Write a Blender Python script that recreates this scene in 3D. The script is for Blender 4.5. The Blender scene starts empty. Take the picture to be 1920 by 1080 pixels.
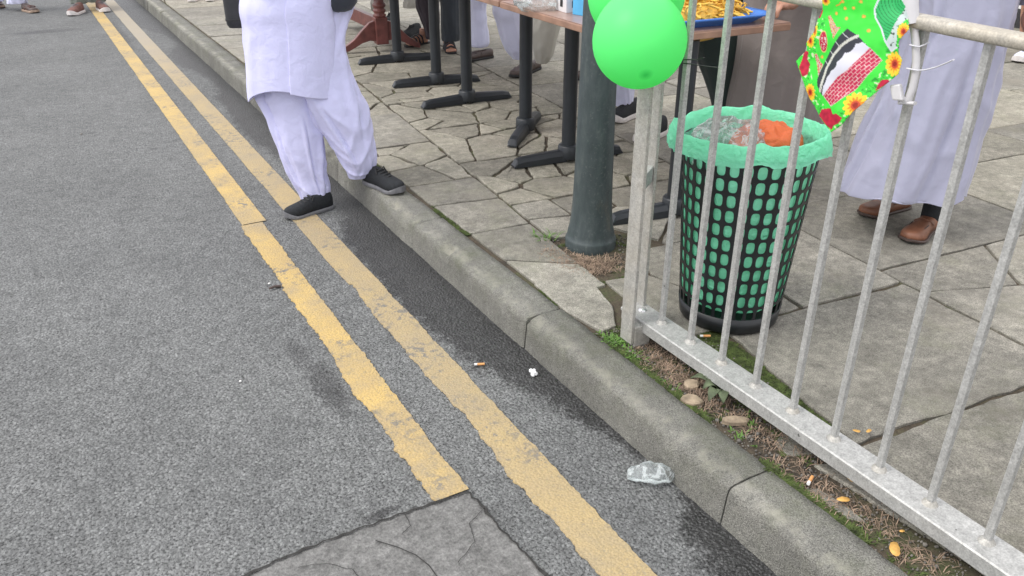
import bpy, bmesh, math, random
from mathutils import Vector, Matrix, noise

S = bpy.context.scene
COL = S.collection
R = math.radians
random.seed(7)

# ------------------------------------------------------------------ camera
CAM_H, F_PX, PITCH, YAW = 1.35, 1520.0, R(27.195), R(29.68)
cd = bpy.data.cameras.new('camera')
cam = bpy.data.objects.new('camera', cd)
COL.objects.link(cam)
cd.sensor_width = 36.0
cd.lens = F_PX / 1920 * 36
cd.clip_start, cd.clip_end = 0.05, 2000
cam.location = (0, 0, CAM_H)
cam.rotation_euler = (R(90) - PITCH, 0, -YAW)
S.camera = cam

# ------------------------------------------------------------------ world, sun, exposure
SUN_EL, SUN_AZ = R(52), R(-75)          # azimuth from +Y, clockwise: light from the road side
w = bpy.data.worlds.new('World')
S.world = w
w.use_nodes = True
wn, wl = w.node_tree.nodes, w.node_tree.links
wn.clear()
sky = wn.new('ShaderNodeTexSky')
sky.sky_type = 'NISHITA'
sky.sun_disc = False
sky.sun_elevation, sky.sun_rotation = SUN_EL, SUN_AZ
sky.dust_density, sky.air_density = 2.0, 1.0
mixw = wn.new('ShaderNodeMix')
mixw.data_type = 'RGBA'
mixw.inputs[0].default_value = 0.8          # cloud cover, even over the whole sky
mixw.inputs[7].default_value = (10.2, 10.1, 10.3, 1)
bg = wn.new('ShaderNodeBackground')
bg.inputs[1].default_value = 0.1
wo = wn.new('ShaderNodeOutputWorld')
wl.new(sky.outputs[0], mixw.inputs[6])
wl.new(mixw.outputs[2], bg.inputs[0])
wl.new(bg.outputs[0], wo.inputs[0])
sd = bpy.data.lights.new('sun', 'SUN')
sd.energy, sd.angle, sd.color = 1.1, R(24), (1.0, 0.97, 0.92)
sun = bpy.data.objects.new('sun', sd)
COL.objects.link(sun)
sdir = Vector((math.sin(SUN_AZ) * math.cos(SUN_EL), math.cos(SUN_AZ) * math.cos(SUN_EL), math.sin(SUN_EL)))
sun.rotation_euler = sdir.to_track_quat('Z', 'Y').to_euler()
sun.location = sdir * 20
S.view_settings.view_transform = 'Standard'
S.view_settings.look = 'None'
S.view_settings.gamma = 1
S.view_settings.use_curve_mapping = False
S.view_settings.exposure = 0.90

# ------------------------------------------------------------------ measuring: photograph pixel -> point of the place
_d = Vector((math.sin(YAW) * math.cos(PITCH), math.cos(YAW) * math.cos(PITCH), -math.sin(PITCH)))
_r = Vector((math.cos(YAW), -math.sin(YAW), 0))
_u = _r.cross(_d)
_fw = Vector((math.sin(YAW), math.cos(YAW), 0))
_C = Vector((0, 0, CAM_H))


def _ray(x, y):
    return _r * (x - 960) + _u * (540 - y) + _d * F_PX


def at(x, y, z=0.0):                      # point at height z
    v = _ray(x, y)
    return _C + v * ((z - CAM_H) / v.z)


def upr(x, y, base):                      # point on the upright plane through base
    v = _ray(x, y)
    q = Vector((base[0], base[1], 0))
    return _C + v * ((q - _C).dot(_fw) / v.dot(_fw))


def depth(p):
    return (Vector(p) - _C).dot(_d)


K = 0.11                                  # pavement above the road
KX = 1.125                                # face of the kerb

# ------------------------------------------------------------------ materials


class NT:
    def __init__(self, name):
        self.m = bpy.data.materials.new(name)
        self.m.use_nodes = True
        self.t = self.m.node_tree
        self.n, self.l = self.t.nodes, self.t.links
        self.b = self.n['Principled BSDF']
        self.out = self.n['Material Output']

    def node(self, typ, **kw):
        x = self.n.new(typ)
        for k, v in kw.items():
            setattr(x, k, v)
        return x

    def link(self, a, b):
        self.l.new(a, b)

    def pos(self):
        return self.node('ShaderNodeNewGeometry').outputs['Position']

    def noise(self, scale, detail=4, rough=0.55, vec=None, dist=0.0):
        x = self.node('ShaderNodeTexNoise')
        x.inputs['Scale'].default_value = scale
        x.inputs['Detail'].default_value = detail
        x.inputs['Roughness'].default_value = rough
        x.inputs['Distortion'].default_value = dist
        self.link(vec or self.pos(), x.inputs['Vector'])
        return x.outputs['Fac']

    def voro(self, scale, feature='F1', vec=None, out='Distance'):
        x = self.node('ShaderNodeTexVoronoi')
        x.feature = feature
        x.inputs['Scale'].default_value = scale
        self.link(vec or self.pos(), x.inputs['Vector'])
        return x.outputs[out]

    def ramp(self, fac, stops, interp='LINEAR'):
        x = self.node('ShaderNodeValToRGB')
        x.color_ramp.interpolation = interp
        e = x.color_ramp.elements
        while len(e) < len(stops):
            e.new(0.5)
        for i, (p, c) in enumerate(stops):
            e[i].position = p
            e[i].color = (c, c, c, 1) if isinstance(c, (int, float)) else tuple(c) + (1,)
        self.link(fac, x.inputs[0])
        return x.outputs[0]

    def mix(self, fac, a, b, mode='MIX'):
        x = self.node('ShaderNodeMix', data_type='RGBA', blend_type=mode)
        for v, i in ((fac, 0), (a, 6), (b, 7)):
            if isinstance(v, (int, float)):
                x.inputs[i].default_value = v if i == 0 else (v, v, v, 1)
            elif isinstance(v, tuple):
                x.inputs[i].default_value = v + (1,)
            else:
                self.link(v, x.inputs[i])
        return x.outputs[2]

    def math(self, op, a, b=0.0, c=None, clamp=False):
        x = self.node('ShaderNodeMath', operation=op, use_clamp=clamp)
        for i, v in enumerate((a, b) if c is None else (a, b, c)):
            if isinstance(v, (int, float)):
                x.inputs[i].default_value = v
            else:
                self.link(v, x.inputs[i])
        return x.outputs[0]

    def bump(self, h, strength=0.5, dist=0.003, prev=None):
        x = self.node('ShaderNodeBump')
        x.inputs['Strength'].default_value = strength
        x.inputs['Distance'].default_value = dist
        self.link(h, x.inputs['Height'])
        if prev:
            self.link(prev, x.inputs['Normal'])
        return x.outputs[0]

    def fin(self, col=None, rough=None, normal=None, **kw):
        b = self.b.inputs
        for v, k in ((col, 'Base Color'), (rough, 'Roughness')):
            if v is None:
                continue
            if isinstance(v, (int, float)):
                b[k].default_value = v
            elif isinstance(v, tuple):
                b[k].default_value = v + (1,)
            else:
                self.link(v, b[k])
        if normal:
            self.link(normal, b['Normal'])
        for k, v in kw.items():
            b[k.replace('_', ' ')].default_value = v
        return self.m


def plain(name, col, rough=0.6, var=0.12, scale=25, bump=0.15, bscale=200, bdist=0.002, **kw):
    t = NT(name)
    n = t.noise(scale, 5)
    dark = tuple(c * (1 - var) for c in col)
    lite = tuple(min(1, c * (1 + var)) for c in col)
    c = t.ramp(n, [(0.3, dark), (0.7, lite)])
    nb = t.noise(bscale, 3)
    return t.fin(c, rough, t.bump(nb, bump, bdist), **kw)


def sepxyz(t):
    x = t.node('ShaderNodeSeparateXYZ')
    t.link(t.pos(), x.inputs[0])
    return x.outputs


M = {}


def mat_asphalt():
    t = NT('asphalt')
    xyz = sepxyz(t)
    # chippings
    v1 = t.voro(125)
    v2 = t.voro(230)
    vc = t.voro(125, out='Color')
    sep = t.node('ShaderNodeSeparateColor')
    t.link(vc, sep.inputs[0])
    n1 = t.noise(1.3, 4)
    n2 = t.noise(18, 5, 0.6)
    n3 = t.noise(420, 2)
    base = t.ramp(n1, [(0.3, (0.174, 0.178, 0.176)), (0.7, (0.212, 0.216, 0.213))])
    base = t.mix(0.5, base, t.ramp(n2, [(0.3, 0.36), (0.7, 0.66)]), 'OVERLAY')
    chip = t.ramp(sep.outputs[0], [(0.0, 0.78), (0.5, 0.97), (0.85, 1.10), (1.0, 1.3)])
    base = t.mix(1.0, base, chip, 'MULTIPLY')
    pit = t.ramp(v1, [(0.0, 1.0), (0.5, 1.0), (0.8, 0.70)])
    base = t.mix(1.0, base, pit, 'MULTIPLY')
    base = t.mix(0.2, base, t.ramp(n3, [(0.35, 0.5), (0.65, 1.25)]), 'MULTIPLY')
    crev = t.ramp(t.noise(150, 3, 0.6, dist=.4), [(0.34, 0.36), (0.46, 1.0)])  # shade in the crevices between chippings, painted dark into the colour
    base = t.mix(0.85, base, crev, 'MULTIPLY')
    base = t.mix(t.ramp(t.voro(70), [(0.06, 0.4), (0.12, 0.0)]), base, (0.33, 0.33, 0.32))
    # polished and oily patches of a travelled road
    base = t.mix(t.ramp(t.noise(3.7, 5, 0.7, dist=.6), [(0.40, 0.0), (0.70, 0.45)]), base, t.mix(1.0, base, (0.66, 0.66, 0.67), 'MULTIPLY'))
    base = t.mix(t.ramp(t.noise(0.55, 3, 0.5), [(0.4, 0.0), (0.7, 0.5)]), base, t.mix(1.0, base, (1.22, 1.22, 1.22), 'MULTIPLY'))
    # water standing along the kerb: width follows the dips of the gutter
    mr = t.node('ShaderNodeMapRange')
    t.link(xyz[1], mr.inputs[0])
    mr.inputs[1].default_value, mr.inputs[2].default_value = 0.0, 12.0
    fc = t.node('ShaderNodeFloatCurve')
    t.link(mr.outputs[0], fc.inputs['Value'])
    cv = fc.mapping.curves[0]
    pts = [(0, .11), (.7, .12), (.98, .11), (1.18, .0), (1.4, .045), (1.75, .13), (2.05, .2), (2.5, .235), (3.0, .2),
           (3.4, .11), (3.9, .13), (4.8, .2), (5.6, .16), (6.2, .10), (7.2, .2), (8.0, .06), (9, .22), (12, .3)]
    while len(cv.points) < len(pts):
        cv.points.new(0.5, 0.5)
    for p, (a, b) in zip(cv.points, pts):
        p.location = (a / 12, b)
    fc.mapping.update()
    d = t.math('SUBTRACT', KX, xyz[0])
    d = t.math('ADD', d, t.math('MULTIPLY', t.math('SUBTRACT', t.noise(9, 3), 0.5), 0.13))
    d = t.math('ADD', d, t.math('MULTIPLY', t.math('SUBTRACT', t.noise(85, 3), 0.5), 0.13))
    wet = t.math('SUBTRACT', fc.outputs[0], d)
    wet = t.ramp(t.math('MULTIPLY_ADD', wet, 16.0, 0.5), [(0.2, 0.0), (0.8, 1.0)])

    def spot(cx, cy, rx, ry, amp=1.0):
        a = t.math('DIVIDE', t.math('SUBTRACT', xyz[0], cx), rx)
        b = t.math('DIVIDE', t.math('SUBTRACT', xyz[1], cy), ry)
        q = t.math('ADD', t.math('MULTIPLY', a, a), t.math('MULTIPLY', b, b))
        q = t.math('ADD', q, t.math('MULTIPLY', t.math('SUBTRACT', t.noise(60, 4, 0.7), 0.5), 3.2))
        return t.math('MULTIPLY', t.ramp(q, [(0.3, 1.0), (1.1, 0.0)]), amp)
    for s in ((0.515, 2.0, 0.05, 0.17, .75), (0.49, 2.22, 0.035, 0.1, .6), (0.45, 1.42, 0.05, 0.02, .8), (0.10, 9.1, 0.35, 0.12, .8),
              (0.70, 8.6, 0.05, 0.9, .5), (.16, 5.2, .03, .03, .9), (.42, 4.7, .02, .02, .9)):
        wet = t.math('MAXIMUM', wet, spot(*s))
    col = t.mix(wet, base, t.mix(1.0, base, (0.31, 0.305, 0.305), 'MULTIPLY'))
    h = t.math('ADD', t.math('MULTIPLY', t.ramp(v1, [(0.0, 1.0), (0.75, 0.0)]), 1.0), t.math('MULTIPLY', v2, -0.35))
    rough = t.mix(wet, 0.9, 0.42)
    h = t.math('ADD', h, t.math('MULTIPLY', crev, 0.9))
    nb = t.bump(h, 0.95, 0.0045)
    nb = t.bump(n2, 0.35, 0.006, nb)
    return t.fin(col, rough, nb, Specular_IOR_Level=0.35)


def mat_patch():
    t = NT('patch_concrete')
    n1 = t.noise(14, 6, 0.65)
    n2 = t.noise(160, 4)
    v = t.voro(110)
    c = t.ramp(n1, [(0.3, (0.13, 0.128, 0.123)), (0.7, (0.20, 0.197, 0.19))])
    c = t.mix(0.7, c, t.ramp(n2, [(0.3, 0.5), (0.7, 1.35)]), 'MULTIPLY')
    c = t.mix(1.0, c, t.ramp(t.noise(45, 4, .7), [(0.3, 0.65), (0.7, 1.25)]), 'MULTIPLY')
    c = t.mix(t.ramp(v, [(0.06, 0.5), (0.12, 0.0)]), c, (0.32, 0.32, 0.3))
    h = t.math('ADD', t.math('MULTIPLY', n1, 1.0), t.math('MULTIPLY', n2, 0.3))
    return t.fin(c, 0.85, t.bump(h, 1.0, 0.010))


def mat_yellow():
    t = NT('yellow_road_paint')
    xyz = sepxyz(t)
    n1 = t.noise(5, 5, 0.6)
    n2 = t.noise(55, 5, 0.7)
    v = t.voro(125)
    c = t.ramp(n1, [(0.25, (0.40, 0.29, 0.14)), (0.5, (0.49, 0.345, 0.13)), (0.75, (0.555, 0.385, 0.13))])
    grime = t.ramp(t.noise(2.6, 5, 0.7), [(0.42, 0.0), (0.66, 0.85)])
    c = t.mix(grime, c, (0.30, 0.245, 0.165))
    rl = t.math('MULTIPLY', t.math('GREATER_THAN', xyz[0], 0.74), 0.55)
    c = t.mix(rl, c, (0.33, 0.27, 0.175))
    pit = t.math('MULTIPLY', t.ramp(v, [(0.55, 0.0), (0.8, 1.0)]), t.ramp(n2, [(0.45, 0.0), (0.65, 0.55)]))
    c = t.mix(pit, c, (0.22, 0.20, 0.16))
    c = t.mix(0.35, c, t.ramp(t.noise(260, 3), [(0.3, 0.6), (0.7, 1.3)]), 'MULTIPLY')
    hole = t.math('MULTIPLY', t.ramp(t.noise(38, 6, 0.75), [(0.51, 0.0), (0.57, 0.9)]), t.ramp(t.noise(3.1, 4, 0.7), [(0.48, 0.0), (0.60, 1.0)]))
    c = t.mix(hole, c, (0.15, 0.145, 0.135))
    ck = t.ramp(t.noise(16, 5, 0.7, dist=1.5), [(0.488, 0.0), (0.5, 0.8), (0.512, 0.0)])
    c = t.mix(t.math('MULTIPLY', ck, t.ramp(t.noise(4.3, 3), [(0.50, 0.0), (0.60, 1.0)])), c, (0.20, 0.17, 0.12))
    sp = t.ramp(t.noise(180, 3, 0.6), [(0.36, 0.6), (0.45, 0.0)])
    c = t.mix(sp, c, (0.25, 0.20, 0.12))
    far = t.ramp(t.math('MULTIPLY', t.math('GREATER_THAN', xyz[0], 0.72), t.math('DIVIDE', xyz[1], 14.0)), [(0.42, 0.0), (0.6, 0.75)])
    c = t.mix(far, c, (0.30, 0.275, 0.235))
    h = t.math('ADD', t.ramp(v, [(0.0, 1.0), (0.75, 0.0)]), t.math('MULTIPLY', n2, 0.6))
    return t.fin(c, 0.75, t.bump(h, 0.55, 0.0028))


def mat_kerb():
    t = NT('kerb_concrete')
    xyz = sepxyz(t)
    inf = t.node('ShaderNodeObjectInfo')
    n1 = t.noise(5, 6, 0.65)
    n2 = t.noise(60, 4, 0.7)
    n3 = t.noise(330, 3)
    c = t.ramp(n1, [(0.25, (0.14, 0.138, 0.123)), (0.5, (0.195, 0.191, 0.17)), (0.8, (0.265, 0.259, 0.23))])
    c = t.mix(0.55, c, t.ramp(n2, [(0.3, 0.55), (0.7, 1.2)]), 'MULTIPLY')
    c = t.mix(0.85, c, t.ramp(n3, [(0.32, 0.35), (0.68, 1.6)]), 'MULTIPLY')
    c = t.mix(t.ramp(t.voro(150), [(0.05, .55), (0.16, 0.0)]), c, (0.5, 0.48, 0.43))
    # nosing highlight painted into the colour, and a green algae band below it
    a = t.math('ADD', xyz[0], t.math('MULTIPLY', t.math('SUBTRACT', t.noise(25, 4, .7), 0.5), 0.05))
    nose = t.ramp(t.math('MULTIPLY_ADD', a, 5.0, -5.5), [(0.18, 0.0), (0.27, 0.75), (0.33, 0.75), (0.46, 0.0)])
    c = t.mix(t.math('MULTIPLY', nose, t.ramp(t.noise(14, 5, .7), [(0.4, 0.0), (0.62, 1.0)])), c, (0.44, 0.42, 0.36))
    alg = t.math('MULTIPLY', t.ramp(t.noise(7, 5, 0.7), [(0.42, 0.0), (0.7, 0.8)]), t.ramp(xyz[2], [(0.02, 0.2), (0.1, 1.0)]))
    c = t.mix(t.math('MULTIPLY', alg, .7), c, (0.125, 0.135, 0.08))
    c = t.mix(t.ramp(t.noise(3.3, 6, .75, dist=.8), [(0.5, 0.0), (0.68, 0.4)]), c, (0.12, 0.116, 0.104))
    tone = t.ramp(inf.outputs['Random'], [(0.0, 0.86), (1.0, 1.08)])
    c = t.mix(1.0, c, tone, 'MULTIPLY')
    h = t.math('ADD', t.math('MULTIPLY', n2, 1.0), t.math('MULTIPLY', n3, 0.8))
    return t.fin(c, 0.9, t.bump(h, 0.9, 0.006))


def mat_slab(name, tint, spots=0.5):
    t = NT(name)
    inf = t.node('ShaderNodeObjectInfo')
    n1 = t.noise(3.5, 6, 0.65)
    n2 = t.noise(38, 4, 0.7)
    n3 = t.noise(300, 3)
    v = t.voro(180)
    a, b, c_ = tint
    c = t.ramp(n1, [(0.25, a), (0.52, b), (0.8, c_)])
    c = t.mix(0.6, c, t.ramp(n2, [(0.3, 0.5), (0.7, 1.3)]), 'MULTIPLY')
    c = t.mix(0.5, c, t.ramp(t.noise(14, 5, .7), [(0.35, 0.6), (0.65, 1.2)]), 'MULTIPLY')
    c = t.mix(spots, c, t.ramp(n3, [(0.3, 0.45), (0.7, 1.4)]), 'MULTIPLY')
    st = t.ramp(t.noise(2.1, 5, 0.7), [(0.5, 0.0), (0.7, 0.6)])
    c = t.mix(st, c, (0.21, 0.19, 0.155))
    gr = t.ramp(t.noise(4.4, 5, 0.75), [(0.52, 0.0), (0.72, 0.4)])
    c = t.mix(gr, c, (0.185, 0.19, 0.12))
    fleck = t.ramp(t.noise(26, 2), [(0.70, 0.0), (0.73, 0.6)])
    c = t.mix(fleck, c, (0.12, 0.115, 0.10))
    tone = t.ramp(inf.outputs['Random'], [(0.0, 0.78), (0.5, 0.98), (1.0, 1.16)])
    c = t.mix(1.0, c, tone, 'MULTIPLY')
    h = t.math('ADD', t.math('MULTIPLY', n2, 1.0), t.math('ADD', t.math('MULTIPLY', n3, 0.5), t.math('MULTIPLY', v, 0.35)))
    return t.fin(c, 0.87, t.bump(h, 0.55, 0.0035))


def mat_soil():
    t = NT('soil_and_moss')
    n1 = t.noise(6, 6, 0.7)
    n2 = t.noise(110, 4, 0.7)
    c = t.ramp(n1, [(0.32, (0.035, 0.03, 0.022)), (0.5, (0.085, 0.066, 0.045)), (0.66, (0.075, 0.085, 0.035))])
    c = t.mix(0.7, c, t.ramp(n2, [(0.3, 0.45), (0.7, 1.5)]), 'MULTIPLY')
    return t.fin(c, 0.95, t.bump(n2, 0.9, 0.006))


def mat_galv(name='galvanised_steel', base=(0.46, 0.46, 0.445), warm=0.0):
    t = NT(name)
    n1 = t.noise(22, 5, 0.65)
    n2 = t.noise(240, 3)
    lo = tuple(x * 0.80 for x in base)
    c = t.ramp(n1, [(0.3, lo), (0.7, base)])
    c = t.mix(0.6, c, t.ramp(n2, [(0.3, 0.6), (0.7, 1.3)]), 'MULTIPLY')
    c = t.mix(0.5, c, t.ramp(t.noise(70, 4, .7), [(0.35, 0.65), (0.65, 1.2)]), 'MULTIPLY')
    if warm:
        c = t.mix(t.ramp(t.noise(9, 5, 0.7), [(0.42, 0.0), (0.68, warm)]), c, (0.40, 0.35, 0.26))
    chip = t.ramp(t.noise(33, 3, 0.5), [(0.74, 0.0), (0.76, 1.0)])
    c = t.mix(chip, c, (0.10, 0.10, 0.095))
    return t.fin(c, 0.5, t.bump(n2, 0.25, 0.0015), Metallic=0.25)


def mat_cloth(name, col, rough=0.75, scale=1.0, sheen=0.2, var=0.05):
    t = NT(name)
    n1 = t.noise(9 * scale, 4)
    n2 = t.noise(650, 2)
    n3 = t.noise(20 * scale, 3, 0.5, dist=0.6)
    lo = tuple(x * (1 - var) for x in col)
    c = t.ramp(n1, [(0.3, lo), (0.7, col)])
    nb = t.bump(n3, 0.35, 0.012)
    nb = t.bump(n2, 0.12, 0.0012, nb)
    return t.fin(c, rough, nb, Sheen_Weight=sheen)


def mat_translucent(name, col, trans=0.4, rough=0.35, bumpn=30, bstr=0.3, bdist=0.006, clear=0.0):
    t = NT(name)
    n = t.noise(bumpn, 4, 0.6, dist=0.5)
    nb = t.bump(n, bstr, bdist)
    t.fin(col, rough, nb)
    tr = t.node('ShaderNodeBsdfTranslucent')
    tr.inputs[0].default_value = col + (1,)
    mx = t.node('ShaderNodeMixShader')
    mx.inputs[0].default_value = trans
    t.link(t.b.outputs[0], mx.inputs[1])
    t.link(tr.outputs[0], mx.inputs[2])
    last = mx.outputs[0]
    if clear:
        tp = t.node('ShaderNodeBsdfTransparent')
        m2 = t.node('ShaderNodeMixShader')
        lw = t.node('ShaderNodeLayerWeight')
        lw.inputs[0].default_value = 0.35
        f = t.math('MULTIPLY', t.math('SUBTRACT', 1.0, lw.outputs['Facing']), clear)
        t.link(f, m2.inputs[0])
        t.link(last, m2.inputs[1])
        t.link(tp.outputs[0], m2.inputs[2])
        last = m2.outputs[0]
    t.link(last, t.out.inputs[0])
    return t.m


M['asphalt'] = mat_asphalt()
M['patch'] = mat_patch()
M['yellow'] = mat_yellow()
M['kerb'] = mat_kerb()
M['slab'] = mat_slab('slab_concrete', ((0.215, 0.203, 0.172), (0.29, 0.274, 0.234), (0.365, 0.343, 0.288)), 0.95)
M['slab_old'] = mat_slab('slab_weathered', ((0.235, 0.222, 0.178), (0.325, 0.305, 0.248), (0.40, 0.365, 0.305)), 0.95)
M['soil'] = mat_soil()
M['galv'] = mat_galv()
M['galv_dull'] = mat_galv('dull_galvanised_steel', (0.46, 0.45, 0.42), 0.3)
M['rail'] = mat_galv('weathered_top_rail', (0.50, 0.465, 0.40), 0.6)
M['white_cloth'] = mat_cloth('white_cotton', (0.625, 0.625, 0.90))
M['white_cloth2'] = mat_cloth('white_trouser_cotton', (0.66, 0.67, 0.86))
M['cream_cloth'] = mat_cloth('cream_cotton', (0.47, 0.45, 0.40))
M['lavender'] = mat_cloth('lavender_grey_cloth', (0.37, 0.37, 0.49), 0.6, 0.7, 0.3)
M['taupe'] = mat_cloth('taupe_cloth', (0.22, 0.19, 0.18), 0.7)
M['dark_green'] = mat_cloth('dark_green_cloth', (0.018, 0.035, 0.032), 0.8, var=0.2)
M['navy'] = mat_cloth('navy_cloth', (0.035, 0.042, 0.062), 0.8, var=0.25)
M['slate'] = mat_cloth('dark_slate_cloth', (0.03, 0.038, 0.048), 0.8, var=0.2)
M['plum'] = mat_cloth('dark_plum_cloth', (0.045, 0.034, 0.045), 0.8, var=0.2)
M['olive'] = mat_cloth('grey_green_cloth', (0.16, 0.175, 0.15), 0.8)
M['pink'] = mat_cloth('pink_cloth', (0.75, 0.45, 0.52), 0.7)
M['skin'] = plain('skin', (0.42, 0.22, 0.15), 0.5, 0.1, 30, 0.1, 300, 0.001, Subsurface_Weight=0.1)
M['hair'] = plain('hair', (0.02, 0.016, 0.013), 0.6, 0.3, 80, 0.5, 300)
M['black_leather'] = plain('black_leather', (0.03, 0.031, 0.036), 0.42, 0.2, 30, 0.35, 260)
M['black_mesh'] = plain('black_knit', (0.014, 0.016, 0.019), 0.85, 0.3, 120, 0.6, 500)
M['grey_rubber'] = plain('grey_rubber', (0.15, 0.15, 0.16), 0.7, 0.2, 40)
M['black_rubber'] = plain('black_rubber', (0.02, 0.02, 0.021), 0.7, 0.2, 40)
M['white_rubber'] = plain('white_rubber', (0.66, 0.62, 0.60), 0.6, 0.12, 30)
M['brown_leather'] = plain('brown_leather', (0.20, 0.085, 0.048), 0.48, 0.4, 14, 0.4, 180)
M['dark_brown'] = plain('dark_brown_leather', (0.07, 0.048, 0.042), 0.5, 0.3, 20, 0.4, 180)
M['russet'] = plain('russet_suede', (0.16, 0.075, 0.062), 0.8, 0.3, 40, 0.4, 180)
M['tan_rubber'] = plain('tan_rubber', (0.33, 0.24, 0.18), 0.7, 0.2, 40)
M['black_metal'] = plain('black_powder_coat', (0.02, 0.024, 0.029), 0.42, 0.2, 8, 0.12, 220, 0.001)
M['black_plastic'] = plain('black_plastic', (0.012, 0.014, 0.016), 0.4, 0.3, 18, 0.12, 150, 0.001)
M['wood_edge'] = plain('brown_laminate', (0.30, 0.175, 0.12), 0.45, 0.25, 12, 0.1, 90)
M['wood_top'] = plain('brown_table_top', (0.33, 0.21, 0.165), 0.28, 0.18, 10, 0.05, 60)
M['mahogany'] = plain('reddish_mahogany', (0.155, 0.052, 0.045), 0.38, 0.35, 16, 0.2, 120)


def mat_pole():
    t = NT('worn_dark_green_paint')
    mp = t.node('ShaderNodeMapping')
    mp.inputs['Scale'].default_value = (1, 1, 0.35)
    t.link(t.pos(), mp.inputs[0])
    n1 = t.noise(28, 6, 0.7, mp.outputs[0])
    n2 = t.noise(90, 4, 0.7)
    n3 = t.noise(8, 5, 0.7, mp.outputs[0])
    c = t.ramp(n1, [(0.3, (0.028, 0.04, 0.043)), (0.55, (0.05, 0.066, 0.068)), (0.75, (0.085, 0.10, 0.098))])
    c = t.mix(t.math('MULTIPLY', t.ramp(n2, [(0.56, 0.0), (0.66, 0.6)]), t.ramp(n3, [(0.45, .05), (0.62, 1)])), c, (0.16, 0.175, 0.17))
    c = t.mix(t.ramp(n3, [(0.60, 0.0), (0.7, 0.6)]), c, (0.095, 0.085, 0.065))
    return t.fin(c, 0.55, t.bump(n1, 0.4, 0.003))


M['pole'] = mat_pole()


def mat_balloon():
    t = NT('green_balloon_rubber')
    tc = t.node('ShaderNodeTexCoord')
    ln = t.node('ShaderNodeVectorMath', operation='LENGTH')
    sx = t.node('ShaderNodeSeparateXYZ')
    t.link(tc.outputs['Object'], sx.inputs[0])
    cx = t.node('ShaderNodeCombineXYZ')
    t.link(sx.outputs[0], cx.inputs[0])
    t.link(sx.outputs[1], cx.inputs[1])
    t.link(cx.outputs[0], ln.inputs[0])
    tip = t.math('MULTIPLY', t.ramp(t.math('MULTIPLY', ln.outputs['Value'], 40.0), [(0.1, 0.9), (0.75, 0.0)]),
                 t.math('LESS_THAN', sx.outputs[2], 0.0))
    c = t.mix(tip, (0.20, 0.97, 0.32), (0.07, 0.66, 0.17))       # thicker rubber at the crown
    t.fin(c, 0.45, None, Specular_IOR_Level=0.4)
    tr = t.node('ShaderNodeBsdfTranslucent')
    t.link(c, tr.inputs[0])
    mx = t.node('ShaderNodeMixShader')
    mx.inputs[0].default_value = 0.5
    t.link(t.b.outputs[0], mx.inputs[1])
    t.link(tr.outputs[0], mx.inputs[2])
    t.link(mx.outputs[0], t.out.inputs[0])
    return t.m


M['balloon'] = mat_balloon()
M['liner'] = mat_translucent('mint_green_bin_liner', (0.33, 0.92, 0.64), 0.5, 0.26, 30, 1.0, 0.016, 0.06)


def mat_clear():
    t = NT('clear_plastic')
    n = t.noise(30, 4, 0.6, dist=1.2)
    nb = t.bump(n, 0.8, 0.012)
    t.fin((0.75, 0.8, 0.8), 0.12, nb)
    tp = t.node('ShaderNodeBsdfTransparent')
    tp.inputs[0].default_value = (0.95, 0.96, 0.96, 1)
    mx = t.node('ShaderNodeMixShader')
    lw = t.node('ShaderNodeLayerWeight')
    lw.inputs[0].default_value = 0.25
    streak = t.ramp(t.noise(22, 3, 0.5, dist=2.5), [(0.50, 0.14), (0.60, 0.5), (0.70, 0.16)])
    f = t.math('ADD', t.math('MULTIPLY', lw.outputs['Fresnel'], 0.75), streak, clamp=True)
    t.link(f, mx.inputs[0])
    t.link(tp.outputs[0], mx.inputs[1])
    t.link(t.b.outputs[0], mx.inputs[2])
    t.link(mx.outputs[0], t.out.inputs[0])
    return t.m


M['clear'] = mat_clear()
M['orange'] = mat_translucent('orange_plastic', (0.85, 0.19, 0.055), 0.35, 0.35, 26, 0.8, 0.015)
M['blue_tray'] = plain('blue_tray_plastic', (0.06, 0.20, 0.62), 0.35, 0.1, 20)
M['noodle'] = plain('yellow_noodles', (0.80, 0.47, 0.07), 0.4, 0.3, 60, 0.2, 200)
M['white_plastic'] = plain('white_plastic', (0.56, 0.55, 0.56), 0.4, 0.08, 20, 0.05, 100)
M['white_box'] = plain('white_card', (0.72, 0.71, 0.72), 0.5, 0.05, 20, 0.05, 100)
M['cyan_box'] = plain('light_blue_card', (0.10, 0.42, 0.72), 0.45, 0.1, 20, 0.05, 100)
M['black_ink'] = plain('black_ink', (0.02, 0.02, 0.022), 0.5, 0.1)
M['pink_ink'] = plain('pink_ink', (0.65, 0.18, 0.32), 0.5, 0.1)
M['moss'] = plain('moss', (0.06, 0.085, 0.02), 0.95, 0.6, 40, 0.5, 300)
M['dry'] = plain('dry_grass', (0.27, 0.195, 0.14), 0.9, 0.6, 30, 0.2, 300)
M['weed'] = plain('weed_leaf', (0.09, 0.115, 0.06), 0.7, 0.4, 40, 0.2, 200)
M['fresh'] = plain('fresh_weed', (0.10, 0.20, 0.035), 0.6, 0.4, 40, 0.2, 200)
M['gravel'] = plain('gravel', (0.13, 0.12, 0.105), 0.9, 0.7, 35, 0.3, 200)
M['stone'] = plain('tan_stone', (0.30, 0.235, 0.165), 0.9, 0.5, 25, 0.6, 90, 0.004)
M['leaf'] = plain('yellow_leaf', (0.62, 0.35, 0.09), 0.6, 0.3, 40, 0.3, 200)
M['filter'] = plain('cigarette_filter', (0.68, 0.33, 0.12), 0.8, 0.15, 90, 0.2, 300)
M['paper'] = plain('white_paper', (0.75, 0.74, 0.72), 0.8, 0.06, 50)
M['tissue'] = plain('white_foam', (0.8, 0.8, 0.8), 0.8, 0.06, 90, 0.6, 120)
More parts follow.
